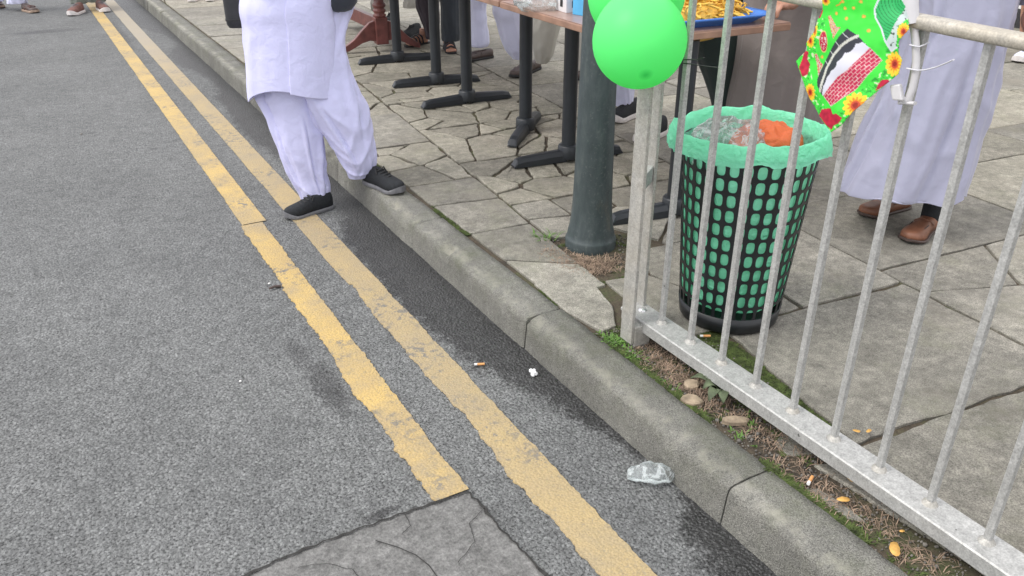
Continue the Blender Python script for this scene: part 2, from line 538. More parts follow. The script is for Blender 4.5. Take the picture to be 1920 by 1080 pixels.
M['rivet'] = plain('steel_rivet', (0.6, 0.6, 0.6), 0.3, 0.05, 30, 0.05, 100, Metallic=0.7)
M['white_wall'] = plain('white_painted_wall', (0.72, 0.71, 0.69), 0.8, 0.06, 3, 0.3, 80)
M['black_plinth'] = plain('black_plinth', (0.025, 0.025, 0.027), 0.6, 0.5, 60, 0.5, 90)
M['glass'] = plain('dark_window_glass', (0.03, 0.035, 0.04), 0.1, 0.1, 5, 0.0)
M['crack'] = plain('dirt_in_crack', (0.03, 0.029, 0.027), 0.95, 0.4, 60, 0.6, 200)
M['tie_black'] = plain('black_nylon', (0.02, 0.02, 0.021), 0.4, 0.1)
M['tie_white'] = plain('white_nylon', (0.62, 0.62, 0.66), 0.4, 0.05)

# ------------------------------------------------------------------ building helpers


def link(o, parent=None):
    COL.objects.link(o)
    if parent is not None:
        o.parent = parent
    return o


def empty(name, loc=(0, 0, 0), rz=0.0, parent=None):
    o = bpy.data.objects.new(name, None)
    o.empty_display_size = 0.05
    o.location, o.rotation_euler = loc, (0, 0, rz)
    return link(o, parent)


def tag(o, label=None, cat=None, group=None, kind=None):
    for k, v in (('label', label), ('category', cat), ('group', group), ('kind', kind)):
        if v:
            o[k] = v
    return o


class MB:
    """Collects shapes; build() links them as one mesh object."""

    def __init__(self):
        self.v, self.f, self.sm = [], [], []

    def add(self, vs, fs, smooth=False):
        k = len(self.v)
        self.v += [tuple(p) for p in vs]
        self.f += [tuple(i + k for i in f) for f in fs]
        self.sm += [smooth] * len(fs)
        return self

    def box(self, c, s, rz=0.0, m=None):
        c = Vector(c)
        h = Vector(s) / 2
        rot = Matrix.Rotation(rz, 3, 'Z') if m is None else m
        vs = [c + rot @ Vector((sx * h.x, sy * h.y, sz * h.z)) for sz in (-1, 1) for sy in (-1, 1) for sx in (-1, 1)]
        return self.add(vs, [(0, 2, 3, 1), (4, 5, 7, 6), (0, 1, 5, 4), (2, 6, 7, 3), (0, 4, 6, 2), (1, 3, 7, 5)])

    def loft(self, rings, cap0=True, cap1=True, closed=True, smooth=True):
        n = len(rings[0])
        vs = [p for r in rings for p in r]
        fs = []
        m = n if closed else n - 1
        for i in range(len(rings) - 1):
            for j in range(m):
                a, b = i * n + j, i * n + (j + 1) % n
                fs.append((a, b, b + n, a + n))
        self.add(vs, fs, smooth)
        if cap0 and closed:
            self.add(rings[0], [tuple(range(n - 1, -1, -1))], False)
        if cap1 and closed:
            self.add(rings[-1], [tuple(range(n))], False)
        return self

    def tube(self, pts, rad, n=8, cap=True, flat=1.0):
        pts = [Vector(p) for p in pts]
        rad = rad if isinstance(rad, (list, tuple)) else [rad] * len(pts)
        rings = []
        ref = None
        for i, p in enumerate(pts):
            d = (pts[min(i + 1, len(pts) - 1)] - pts[max(i - 1, 0)]).normalized()
            if ref is None:
                ref = Vector((0, 0, 1)) if abs(d.z) < 0.9 else Vector((1, 0, 0))
            a = d.cross(ref)
            if a.length < 1e-4:
                a = d.cross(Vector((0, 1, 0)))
            a.normalize()
            b = a.cross(d).normalized()
            ref = b
            rings.append([p + a * (math.cos(2 * math.pi * k / n) * rad[i]) + b * (math.sin(2 * math.pi * k / n) * rad[i] * flat) for k in range(n)])
        return self.loft(rings, cap, cap)

    def lathe(self, prof, c=(0, 0, 0), n=24, cap0=True, cap1=True):
        c = Vector(c)
        rings = [[c + Vector((r * math.cos(2 * math.pi * k / n), r * math.sin(2 * math.pi * k / n), z)) for k in range(n)] for r, z in prof]
        return self.loft(rings, cap0, cap1)

    def prism(self, poly, z0, z1, bev=0.0, inset=0.0):
        n = len(poly)
        cx = sum(p[0] for p in poly) / n
        cy = sum(p[1] for p in poly) / n
        low = [(x, y, z0) for x, y in poly]
        if bev:
            mid = [(x, y, z1 - bev * 0.8) for x, y in poly]
            top = []
            for i in range(n):
                a, b, c = Vector(poly[i - 1]), Vector(poly[i]), Vector(poly[(i + 1) % n])
                e1, e2 = (b - a), (c - b)
                nn = Vector((-e1.y, e1.x)).normalized() + Vector((-e2.y, e2.x)).normalized()
                nn = nn.normalized() if nn.length > 1e-5 else Vector((cx - b.x, cy - b.y)).normalized()
                q = b + nn * bev
                top.append((q.x, q.y, z1))
            return self.loft([low, mid, top], smooth=False)
        return self.loft([low, [(x, y, z1) for x, y in poly]], smooth=False)

    def ball(self, c, r, n=12, m=8, seed=None, amp=0.0):
        c = Vector(c)
        r = Vector(r) if isinstance(r, (tuple, list, Vector)) else Vector((r, r, r))
        rings = []
        for i in range(1, m):
            th = math.pi * i / m
            ring = []
            for k in range(n):
                d = Vector((math.sin(th) * math.cos(2 * math.pi * k / n), math.sin(th) * math.sin(2 * math.pi * k / n), -math.cos(th)))
                s = 1.0
                if seed is not None:
                    s += amp * noise.noise(d * 2.2 + Vector((seed, seed * 1.7, 0))) + amp * 0.5 * noise.noise(d * 5 + Vector((0, seed, seed)))
                ring.append(c + Vector((d.x * r.x, d.y * r.y, d.z * r.z)) * s)
            rings.append(ring)
        vs = [p for q in rings for p in q] + [c - Vector((0, 0, r.z)), c + Vector((0, 0, r.z))]
        fs = []
        for i in range(m - 2):
            for k in range(n):
                a, b = i * n + k, i * n + (k + 1) % n
                fs.append((a, b, b + n, a + n))
        s0, s1 = len(vs) - 2, len(vs) - 1
        for k in range(n):
            fs.append((s0, (k + 1) % n, k))
            fs.append((s1, (m - 2) * n + k, (m - 2) * n + (k + 1) % n))
        return self.add(vs, fs, True)

    def mesh(self, name, mat):
        me = bpy.data.meshes.new(name)
        me.from_pydata(self.v, [], self.f)
        me.polygons.foreach_set('use_smooth', self.sm)
        if mat:
            me.materials.append(M[mat] if isinstance(mat, str) else mat)
        me.update()
        return me

    def build(self, name, mat, parent=None, solid=0.0, sub=0, loc=None, bevel=0.0):
        o = bpy.data.objects.new(name, self.mesh(name, mat))
        if loc is not None:
            o.location = loc
        link(o, parent)
        if bevel:
            md = o.modifiers.new('bevel', 'BEVEL')
            md.width, md.segments, md.limit_method = bevel, 2, 'ANGLE'
        if solid:
            md = o.modifiers.new('solid', 'SOLIDIFY')
            md.thickness, md.offset = solid, 0
        if sub:
            md = o.modifiers.new('sub', 'SUBSURF')
            md.levels = md.render_levels = sub
        return o


def nz(x, y=0.0, z=0.0):
    return noise.noise(Vector((x, y, z)))


# ------------------------------------------------------------------ ground and road
g = MB().add([(-150, -150, -0.03), (150, -150, -0.03), (150, 250, -0.03), (-150, 250, -0.03)], [(0, 1, 2, 3)]).build('ground', 'soil')
tag(g, kind='structure')
rd = MB()
ys = [-30, -2, 0] + [i * 0.5 for i in range(1, 31)] + [20, 60, 150]
xs = [-9, -3, -1, 0, 0.5, 0.9, KX + 0.03]
rd.add([(x, y, 0.0) for y in ys for x in xs],
       [(j * 7 + i, j * 7 + i + 1, j * 7 + i + 8, j * 7 + i + 7) for j in range(len(ys) - 1) for i in range(6)])
tag(rd.build('road', 'asphalt'), kind='structure')

# relaid patch at the near edge of the road, with its dirty joint
edge = [(420, 1100), (470, 1079), (530, 1052), (600, 1022), (650, 1004), (700, 987), (760, 966), (820, 945), (877, 926), (905, 952),
        (930, 985), (965, 1022), (1000, 1058), (1050, 1110)]
pe = [at(*q).xy for q in edge]
rag = []
for i in range(len(pe) - 1):
    for k in range(8):
        p = pe[i].lerp(pe[i + 1], k / 8)
        rag.append((p.x + 0.006 * nz(p.x * 60, p.y * 60), p.y + 0.007 * nz(p.x * 50, p.y * 50, 3)))
poly = rag + [(0.72, 0.3), (-0.2, 0.3), (-0.05, 1.35)]
tag(MB().add([(x, y, 0.004) for x, y in poly], [tuple(range(len(poly)))]).build('road_patch', 'patch'), kind='structure')
cr = MB()
for i in range(len(rag) - 1):
    a, b = Vector(rag[i]), Vector(rag[i + 1])
    wd = lambda p: 0.0022 + 0.0035 * max(0, 0.25 + nz(p.x * 18, p.y * 18, 8))
    n_ = Vector((-(b - a).y, (b - a).x)).normalized()
    wa, wb = wd(a), wd(b)
    cr.add([(*(a - n_ * wa), .0075), (*(b - n_ * wb), .0075), (*(b + n_ * wb), .0075), (*(a + n_ * wa), .0075)], [(0, 1, 2, 3)])
tag(cr.build('road_joint', 'crack'), kind='structure')
cr = MB()
cpts = [at(*q).xy for q in ((705, 1018), (745, 1030), (780, 1045), (805, 1065), (830, 1100))]
for a, b in zip(cpts, cpts[1:]):
    n_ = Vector((-(b - a).y, (b - a).x)).normalized() * 0.0013
    cr.add([(*(a - n_), .0075), (*(b - n_), .0075), (*(b + n_), .0075), (*(a + n_), .0075)], [(0, 1, 2, 3)])
for chain in (((560, 1068), (610, 1060), (660, 1072), (690, 1100)), ((905, 960), (880, 985), (890, 1020), (860, 1060)), ((760, 968), (770, 990), (755, 1005))):
    cp = [at(*q).xy for q in chain]
    for a, b in zip(cp, cp[1:]):
        for k in range(6):
            p, q = a.lerp(b, k / 6), a.lerp(b, (k + 1) / 6)
            j1, j2 = .004 * nz(p.x * 80, p.y * 80), .004 * nz(q.x * 80, q.y * 80)
            n_ = Vector((-(b - a).y, (b - a).x)).normalized()
            cr.add([(*(p + n_ * (j1 - .0008)), .0075), (*(q + n_ * (j2 - .0008)), .0075), (*(q + n_ * (j2 + .0008)), .0075), (*(p + n_ * (j1 + .0008)), .0075)], [(0, 1, 2, 3)])
tag(cr.build('road_crack', 'crack'), kind='structure')


def yellow_line(x0, x1, y0, y1, seed, worn):
    m = MB()
    n = int((y1 - y0) / 0.005)
    rows = []
    for i in range(n + 1):
        y = y0 + (y1 - y0) * i / n
        a = worn(y)
        l = x0 + a * (1.5 * nz(y * 3.3, seed) + 0.7 * nz(y * 17, seed + 5) + 0.5 * nz(y * 60, seed + 8) + 0.3 * nz(y * 150, seed + 9)) + a * 0.5
        r = x1 + 0.6 * a * (0.8 * nz(y * 6, seed + 20) + 0.7 * nz(y * 30, seed + 25) + 0.5 * nz(y * 80, seed + 28)) - a * 0.15
        yy = y + (0.012 * nz(seed, 4.0) if i in (0, n) else 0)
        rows.append((l, r, yy))
    vs, fs = [], []
    for l, r, y in rows:
        vs += [(l, y, 0.001), (l + .0015, y, 0.0045), (l + (r - l) / 2, y, 0.005), (r - .0015, y, 0.0045), (r, y, 0.001)]
    for i in range(n):
        for k in range(4):
            a = i * 5 + k
            fs.append((a, a + 1, a + 6, a + 5))
    m.add(vs, fs, False)
    return tag(m.build('yellow_line', 'yellow'), kind='structure')


yellow_line(0.585, 0.690, 3.36, 14.0, 3.0, lambda y: 0.004)
yellow_line(0.573, 0.672, 1.392, 3.352, 11.0, lambda y: 0.012)
yellow_line(0.788, 0.900, -1.0, 14.0, 31.0, lambda y: 0.010 if y < 2.6 else 0.004)

# ------------------------------------------------------------------ kerb: one object for each stone
kerb = tag(empty('kerb', (KX, 0, 0)), kind='structure')
prof = [(0.0, -0.05), (0.0, 0.0), (0.003, 0.03), (0.006, 0.06), (0.008, 0.088), (0.010, 0.098), (0.0155, 0.106), (0.025, 0.109), (0.05, 0.1098), (0.07, 0.1105), (0.09, 0.1105), (0.11, K), (0.135, K), (0.135, -0.05)]
joints = [-0.75, 0.12, 1.0, 1.90, 2.78, 3.69, 4.6, 5.5, 6.32, 7.3, 8.2, 9.1, 10, 10.9, 11.8, 12.7, 13.6, 14.5]
for j in range(len(joints) - 1):
    m = MB()
    a, b = joints[j] + 0.002, joints[j + 1] - 0.002
    L = b - a
    rings = []
    cuts = [0, 0.003, 0.009] + [L * k / 90 for k in range(1, 90)] + [L - 0.009, L - 0.003, L]
    sd_ = j * 3.7
    for yy in cuts:
        e = min(yy, L - yy)
        sh = 0.003 * max(0, 1 - e / 0.009) + 0.008 * max(0, nz(sd_, yy * 9)) * max(0, 1 - e / 0.04)
        ring = []
        for (px, pz) in prof:
            y = a + yy
            wob = 0.003 * nz(y * 5, px * 20, sd_) + 0.002 * nz(y * 30, px * 40, sd_) + .0016 * nz(y * 75, px * 90, pz * 90)
            chip = max(0, nz(y * 11, 5.5, sd_) - .28) * .05 * (.008 < px < .04)
            wob += chip
            top = pz > 0.08
            ring.append((px + (sh if px < 0.06 else -sh * 0) + (wob if px < .06 else 0.5 * wob), y - 0, pz - (sh if top else 0) + ((wob - 2.2 * chip) * 0.6 if top else 0)))
        rings.append(ring)
    m.loft(rings)
    o = m.build('kerb_stone', 'kerb', kerb)
    o.location = (random.uniform(-.004, .004), 0, random.uniform(-.003, .003))
tag(MB().box((KX + 0.06, 30 + 14.5, 0.03), (0.13, 60, 0.16)).build('kerb_run', 'kerb', kerb))

# ------------------------------------------------------------------ pavement: bed of soil, one object for each slab or broken piece
BED = K - 0.010
pav = MB()
pav.add([(KX + 0.1, -20, BED), (30, -20, BED), (30, 80, BED), (KX + 0.1, 80, BED)], [(0, 1, 2, 3)])
pavement = tag(pav.build('pavement', 'soil'), kind='structure')
ANG = R(5.4)
ux, uy = math.cos(ANG), -math.sin(ANG)
vx, vy = math.sin(ANG), math.cos(ANG)


def uv(u, v):
    return Vector((u * ux + v * vx, u * uy + v * vy))


def clip(poly, p, n):                     # keep the side where (q - p).n <= 0
    out = []
    for i in range(len(poly)):
        a, b = poly[i - 1], poly[i]
        da, db = (a - p).dot(n), (b - p).dot(n)
        if (da <= 0) != (db <= 0):
            out.append(a + (b - a) * (da / (da - db)))
        if db <= 0:
            out.append(b)
    return out


def area(poly):
    return 0.5 * sum(poly[i - 1].x * poly[i].y - poly[i].x * poly[i - 1].y for i in range(len(poly)))


def ragged(poly, step, amp, seed):
    out = []
    for i in range(len(poly)):
        a, b = poly[i], poly[(i + 1) % len(poly)]
        n = max(1, int((b - a).length / step))
        d = (b - a)
        nn = Vector((-d.y, d.x)).normalized() if d.length > 1e-6 else Vector((0, 0))
        for k in range(n):
            q = a + d * (k / n)
            s = amp * (nz(q.x * 9, q.y * 9, seed) + 0.7 * nz(q.x * 34, q.y * 34, seed))
            if k == 0:
                q = q + (b - a).normalized() * min(0.006, d.length / 4)
            out.append(q + nn * (s + amp * 0.4))
    return out


slab_n = 0


def slab(poly, mat='slab', amp=0.0035, z=None, tilt=0.004, step=0.04):
    global slab_n
    clean = []
    for p in poly:
        if not clean or (p - clean[-1]).length > 0.006:
            clean.append(p)
    if len(clean) > 2 and (clean[0] - clean[-1]).length < 0.006:
        clean.pop()
    poly = clean
    if len(poly) < 3 or abs(area(poly)) < 0.0012:
        return
    if area(poly) < 0:
        poly = poly[::-1]
    c = sum(poly, Vector((0, 0))) / len(poly)
    pts = ragged(poly, step, amp, slab_n * 1.3)
    m = MB().prism([(p.x - c.x, p.y - c.y) for p in pts], -0.04, 0.0, bev=0.0035)
    o = m.build('paving_slab', mat, pavement, loc=(c.x, c.y, (K if z is None else z) + random.uniform(-.0025, .0025)))
    o.rotation_euler = (random.uniform(-tilt, tilt), random.uniform(-tilt, tilt), 0)
    slab_n += 1


def shatter(poly, seeds, gap=0.008, drop=None, **kw):
    for i, s in enumerate(seeds):
        q = list(poly)
        for j, t in enumerate(seeds):
            if i != j and q:
                n = (t - s).normalized()
                q = clip(q, (s + t) / 2 - n * gap / 2, n)
        if len(q) >= 3 and not (drop and drop(sum(q, Vector((0, 0))) / len(q))):
            slab(q, **kw)


G_ = 0.004
rows_v = [1.695 + 0.6 * k for k in range(-5, 24)]
cols_u = [-0.565, 0.365, 1.295, 2.222, 3.15, 4.08, 5.01, 5.94, 6.87, 7.8, 8.73, 9.6]
KB = KX + 0.135 + 0.022                   # back of the kerb
pole_xy = Vector((1.635, 2.275))
rnd = random.Random(5)
for ci in range(len(cols_u) - 1):
    off = 0.0 if ci == 2 else (0.105 if ci == 3 else rnd.uniform(0, 0.6))
    for v0 in rows_v:
        a, b = cols_u[ci] + G_, cols_u[ci + 1] - G_
        c_, d_ = v0 + off + G_, v0 + off + 0.6 - G_
        q = [uv(a, c_), uv(b, c_), uv(b, d_), uv(a, d_)]
        q = clip(q, Vector((KB, 0)), Vector((-1, 0)))
        if len(q) < 3:
            continue
        cen = sum(q, Vector((0, 0))) / len(q)
        if cen.y < -0.6 or cen.y > 11.8 or cen.x > 9.4 or (cen.x > 1.2 + 0.95 * cen.y + 3.0):
            continue
        if cen.y > 9.2 and cen.x > 4.2:
            continue
        if (cen.y < 1.72 and cen.x < 1.40) or (ci == 1 and cen.y < 2.05):
            continue                      # the strip of soil under the railing
        if ci == 2 and v0 < 1.69:
            q = clip(q, Vector((1.555, 1.2)), Vector((-1, 0.2)).normalized())
            slab(q, amp=0.010, step=0.03)
            continue
        kw = dict(mat='slab')
        near_cracks = ci in (1, 2) and 2.9 <= cen.y <= 6.3
        lo = [min(p[k] for p in q) for k in (0, 1)]
        hi = [max(p[k] for p in q) for k in (0, 1)]
        if (cen - pole_xy).length < 0.42 and ci == 2:
            seeds = [Vector(s) for s in ((1.42, 2.62), (1.62, 2.68), (1.86, 2.66), (2.08, 2.6), (1.56, 2.47), (1.95, 2.38), (2.1, 2.2), (1.66, 2.25), (1.50, 2.28))]
            shatter(q, seeds, 0.011, drop=lambda p: (p - Vector((1.60, 2.25))).length < 0.15, mat='slab', amp=0.004)
        elif ci == 2 and 1.69 < v0 < 1.70:
            seeds = [Vector(s) for s in ((1.36, 2.02), (1.38, 1.86), (1.50, 1.86), (1.56, 2.12), (1.85, 1.95), (2.15, 1.9))]
            shatter(q, seeds, 0.009, drop=lambda p: (p - Vector((1.56, 2.12))).length < 0.10 or (p - Vector((1.50, 1.86))).length < 0.05, mat='slab', amp=0.004)
        elif near_cracks and rnd.random() < 0.93:
            n = rnd.randint(4, 7) if (hi[0] - lo[0]) > 0.45 else rnd.randint(2, 4)
            if 2.9 < cen.y < 4.9 and cen.x < 2.3:
                n += 7
            if 3.0 < cen.y < 4.2 and cen.x < 1.85:
                n += 9
            if 2.95 < cen.y < 4.9 and cen.x < 2.35:
                n = max(3, int(abs(area(q)) / 0.033))
            seeds = []
            while len(seeds) < n:
                c0_ = [Vector((rnd.uniform(lo[0], hi[0]), rnd.uniform(lo[1], hi[1]))) for _ in range(rnd.choice((1, 1, 2, 3)))]
                seeds.append(max(c0_, key=lambda p: min([(p - s).length for s in seeds] or [0])))
            shatter(q, seeds, rnd.uniform(0.003, 0.007), mat='slab_old', amp=0.010, tilt=0.007, step=0.022)
        elif ci == 1 and cen.y < 2.95:
            n = 1 if rnd.random() < 0.5 else 2
            seeds = [Vector((rnd.uniform(lo[0], hi[0]), rnd.uniform(lo[1], hi[1]))) for _ in range(n)]
            shatter(q, seeds, 0.008, mat='slab', amp=0.004)
        elif rnd.random() < 0.12 and cen.y < 6:
            seeds = [Vector((rnd.uniform(lo[0], hi[0]), rnd.uniform(lo[1], hi[1]))) for _ in range(3)]
            shatter(q, seeds, 0.006, mat='slab', amp=0.003)
        else:
            slab(q, mat='slab' if rnd.random() < 0.7 else 'slab_old')
for pxs in ([(1000, 530), (1085, 510), (1120, 537), (1150, 575), (1156, 612), (1128, 622), (1062, 585)],):
    slab([at(x, y, K).xy for x, y in pxs], amp=0.004, step=0.03)
# worn concrete fillets lying in the soil strip below the railing
for pl in ([(1.335, 1.02), (1.395, 0.985), (1.455, 1.04), (1.42, 1.09), (1.35, 1.075)],
           [(1.362, 0.965), (1.43, 0.935), (1.47, 0.62), (1.47, 0.3), (1.395, 0.3), (1.40, 0.6), (1.375, 0.84)],
           [(1.283, 0.915), (1.318, 0.90), (1.325, 0.82), (1.318, 0.765), (1.287, 0.80)],
           [(1.50, 0.86), (2.04, 0.80), (2.04, 0.3), (1.49, 0.3)])[:3]:
    slab([Vector(p) for p in pl], amp=0.004, z=K - 0.004, step=0.03)
print('slabs', slab_n)

# ------------------------------------------------------------------ white building with a black plinth, far right
bl = empty('white_building', (7.62, 4.0, K))
tag(bl, 'white painted building with black plinth behind the lavender robe', 'building')
m = MB()
for y0, y1, z0, z1 in ((-6, 3.4, .16, 4.0), (3.4, 4.6, .16, 4.0), (4.6, 6.0, 2.3, 4.0), (6.0, 14, .16, 1.0), (6.0, 14, 2.4, 4.0), (6.0, 6.5, 1.0, 2.4), (13.4, 14, 1.0, 2.4)):
    m.box((2.0, (y0 + y1) / 2 - 4, (z0 + z1) / 2), (4, y1 - y0, z1 - z0))
m.build('wall', 'white_wall', bl)
m = MB()
for y0, y1 in ((-6, 4.6), (6.0, 14)):
    m.box((1.98, (y0 + y1) / 2 - 4, 0.06), (4, y1 - y0, 0.2))
m.build('plinth', 'black_plinth', bl)
dr = MB().box((0.12, 1.3, 1.13), (0.06, 1.36, 2.3)).build('door', 'black_plinth', bl)
MB().tube([(0.03, 0.85, 0.9), (0.03, 0.85, 1.3)], 0.014).build('handle', 'rivet', dr)
wi = MB().box((0.14, 5.95, 1.7), (0.03, 6.9, 1.4)).build('window', 'glass', bl)
for k in range(4):
    MB().box((0.10, 2.54 + 2.27 * k, 1.7), (0.05, 0.06, 1.4)).build('window_bar', 'white_wall', wi)

# ------------------------------------------------------------------ railing
RX = 1.395
rail = empty('guard_railing', (0, 0, 0))
tag(rail, 'galvanised steel pedestrian railing with square bars along the kerb', 'railing')
pts = [(RX - .008, 1.69, 1.131)] + [(RX - .008, 1.69 - 0.1 * k, 1.131 - .0028 * k + .001 * nz(k * .8)) for k in range(1, 23)]
m = MB()
m.loft([[(x + .021 * math.copysign(abs(math.cos(a)) ** .6, math.cos(a)), y, z + .0125 * math.copysign(abs(math.sin(a)) ** .6, math.sin(a))) for a in [2 * math.pi * k / 16 for k in range(16)]] for x, y, z in pts])
m.build('top_rail', 'rail', rail)
m = MB()
m.loft([[(RX - .045, y, .172), (RX - .045, y, .179), (RX - .042, y, .182), (RX + .032, y, .182), (RX + .035, y, .179), (RX + .035, y, .172)] for y in (1.705, 1.2, .6, 0, -.5)], smooth=False)
m.box((RX - .0415, .6, .160), (.006, 2.2, .026))
m.box((RX + .0315, .6, .160), (.006, 2.2, .026))
m.build('bottom_rail', 'galv', rail)
for k in range(16):
    y = 1.567 - 0.1247 * k
    b = MB()
    dx, dy = 0.003 * nz(k * 3.1), 0.004 * nz(k * 2.3, 4)
    s = .0072
    b.loft([[(RX + dx * t + sx * s, y + dy * t + sy * s, z) for sx, sy in ((-1, -1), (1, -1), (1, 1), (-1, 1))] for t, z in ((0, .18), (.5, .6), (1, 1.105))], smooth=False)
    o = b.build('bar', 'galv', rail, bevel=.0015)
    w_ = MB()
    w_.loft([[(RX + r * math.cos(a) * (1 + .15 * nz(a, k)), y + r * math.sin(a) * (1 + .15 * nz(a, k, 3)), z) for a in [2 * math.pi * q / 12 for q in range(12)]] for r, z in ((.017, .181), (.0145, .186), (.0095, .192))])
    w_.build('weld', 'galv_dull', o)
post = empty('post', (0, 0, 0), parent=rail)
MB().box((1.317, 1.625, .615), (.011, .052, 1.0)).build('front_flat', 'galv_dull', post, bevel=.002)
MB().box((1.415, 1.700, .635), (.011, .052, .94)).build('rear_flat', 'galv_dull', post, bevel=.002)
MB().box((1.367, 1.662, .60), (.10, .024, .045), R(37)).build('spacer', 'galv', post, bevel=.002)
MB().box((1.352, 1.622, .075), (.058, .05, .19)).build('foot', 'galv_dull', post, bevel=.003)
MB().lathe([(.013, .182), (.012, .186), (.006, .189), (.001, .1895)], (1.392, 1.655, 0), 14).build('rivet', 'rivet', rail)

# ------------------------------------------------------------------ black pole
pl = MB()
pz = [(.094, -.02), (.095, .022), (.092, .03), (.088, .034), (.087, .05), (.081, .075), (.076, .11), (.0725, .16), (.070, .24), (.066, .45), (.062, .72), (.058, 1.1), (.055, 2.2), (.05, 4.0), (.03, 4.05), (.001, 4.06)]
pl.lathe(pz, (0, 0, 0), 40)
po = pl.build('street_pole', 'pole', loc=(pole_xy.x, pole_xy.y, K))
tag(po, 'dark green painted metal pole with worn paint and flared base', 'pole')

# ------------------------------------------------------------------ waste bin
BX, BY = 1.705, 1.615
bin_ = empty('waste_bin', (BX, BY, K))
tag(bin_, 'black perforated plastic waste bin with green liner behind the railing', 'bin')
NC, NR = 32, 11
H0, H1, r0, r1 = 0.05, 0.546, 0.150, 0.190


def brad(z):
    return r0 + (r1 - r0) * z / 0.55


bl_ = MB()
vs, fs = [], []
Q = 16
for c in range(NC):
    for r in range(NR):
        zc = H0 + (H1 - H0) * (r + .5) / NR
        hz_, ht = (H1 - H0) / NR / 2, math.pi / NC
        inner, outer = [], []
        for q in range(Q):
            a = 2 * math.pi * q / Q
            ca, sa = math.cos(a), math.sin(a)
            e = 2 / 2.9
            ix, iz = math.copysign(abs(ca) ** e, ca) * .70, math.copysign(abs(sa) ** e, sa) * .83
            s = 1 / max(abs(ca), abs(sa))
            inner.append((ix, iz))
            outer.append((max(-1, min(1, ca * s)), max(-1, min(1, sa * s))))
        for ring in (outer, inner):
            for x, z in ring:
                th = 2 * math.pi * c / NC + x * ht
                zz = zc + z * hz_
                rr = brad(zz)
                vs.append((rr * math.cos(th), rr * math.sin(th), zz))
        k = (c * NR + r) * 2 * Q
        for q in range(Q):
            p = (q + 1) % Q
            fs.append((k + q, k + p, k + Q + p, k + Q + q))
bl_.add(vs, fs, False)
bl_.build('lattice', 'black_plastic', bin_, solid=.0025)
MB().lathe([(.10, .004), (.145, .002), (.151, .008), (brad(.055) + .003, .056), (brad(.055) - .003, .056), (.145, .012)], n=64).build('base', 'black_plastic', bin_)
MB().lathe([(brad(.545) + .001, .545), (brad(.545) + .004, .547), (brad(.555) + .004, .556), (brad(.555) + .001, .558), (brad(.55) - .001, .546)], n=64, cap0=False, cap1=False).build('rim', 'black_plastic', bin_)
# liner: inside wall, rolled over the rim, loose hanging skirt
N = 144
rings = []
prof_l = [(0.010, .06, .10), (.35, .06, .3), (.7, .058, .35)]
rows = []
for i in range(26):
    z = .06 + (.55 - .06) * i / 25
    rows.append(('in', z))
top = [(.57, .002), (.588, .005), (.600, .008), (.604, .011), (.601, .014), (.594, .016), (.586, .018), (.578, .020), (.572, .021), (.566, .022), (.560, .022), (.554, .023), (.549, .025)]
for i in range(26):
    z = rows[i][1]
    ring = []
    for k in range(N):
        th = 2 * math.pi * k / N
        c, s = math.cos(th), math.sin(th)
        wr = .006 * nz(c * 5, s * 5, z * 9) + .003 * nz(c * 16, s * 16, z * 5)
        rr = brad(z) - .006 + wr * .7 - (.0 if i else .03)
        ring.append((rr * c, rr * s, z))
    rings.append(ring)
for j, (z, dr_) in enumerate(top):
    ring = []
    for k in range(N):
        th = 2 * math.pi * k / N
        c, s = math.cos(th), math.sin(th)
        big = nz(c * 1.6, s * 1.6, 3.3)
        puff = 1 + .8 * max(0, -(c * .45 + s * -.89) * 0 + nz(c * 2.5, s * 2.5, 9))
        wr = .004 * nz(c * 12, s * 12, j * .35) + .0025 * nz(c * 34, s * 34, j * .2) + (.004 * (.3 - abs(nz(c * 9, s * 9, 5 + j * .12))) if j > 5 else 0)
        lf = max(0, c * -math.cos(YAW) + s * math.sin(YAW)) ** 3
        rr = brad(.55) + dr_ * puff + wr * (1 if j > 2 else .5) + .022 * lf * (1 if j > 1 else .4)
        zz = z + .014 * big * (1 if j < 7 else .6) + .010 * nz(c * 4, s * 4, 7) + .003 * nz(c * 11, s * 11, 2)
        if j >= 10:
            zz += (.012 * nz(c * 3, s * 3, 21) + .005 * nz(c * 14, s * 14, 4)) * (j - 9) / 3
        ring.append((rr * c, rr * s, zz))
    rings.append(ring)
ln = MB().loft(rings, cap0=True, cap1=False)
ln.build('liner', 'liner', bin_)


def crumple(c, r, seed, mat, name, label, cat, n=64, mm=40, amp=.28, fine=.05):
    b = MB()
    c = Vector(c)
    vs_, f_ = [], []
    for i in range(mm + 1):
        th = math.pi * i / mm
        for k in range(n):
            d = Vector((math.sin(th) * math.cos(2 * math.pi * k / n), math.sin(th) * math.sin(2 * math.pi * k / n), math.cos(th)))
            s = 1 + amp * (abs(nz(d.x * 1.8 + seed, d.y * 1.8, d.z * 1.8)) * -1.2 + .3) + fine * (.5 - abs(nz(d.x * 5 + seed, d.y * 5, d.z * 5)) * 2)
            vs_.append(Vector((d.x * r[0], d.y * r[1], d.z * r[2])) * s)
    for i in range(mm):
        for k in range(n):
            a, b2 = i * n + k, i * n + (k + 1) % n
            f_.append((a, a + n, b2 + n, b2))
    b.add(vs_, f_, True)
    o = b.build(name, mat, loc=c)
    tag(o, label, cat)
    return o


crumple((BX - .055, BY + .035, K + .53), (.12, .105, .09), 3.0, 'clear', 'plastic_bag', 'crumpled clear plastic bag on top of the waste in the bin', 'bag')
crumple((BX + .065, BY + .0, K + .53), (.108, .09, .07), 8.0, 'orange', 'plastic_bag', 'crumpled orange plastic bag lying in the bin', 'bag')

# ------------------------------------------------------------------ balloons


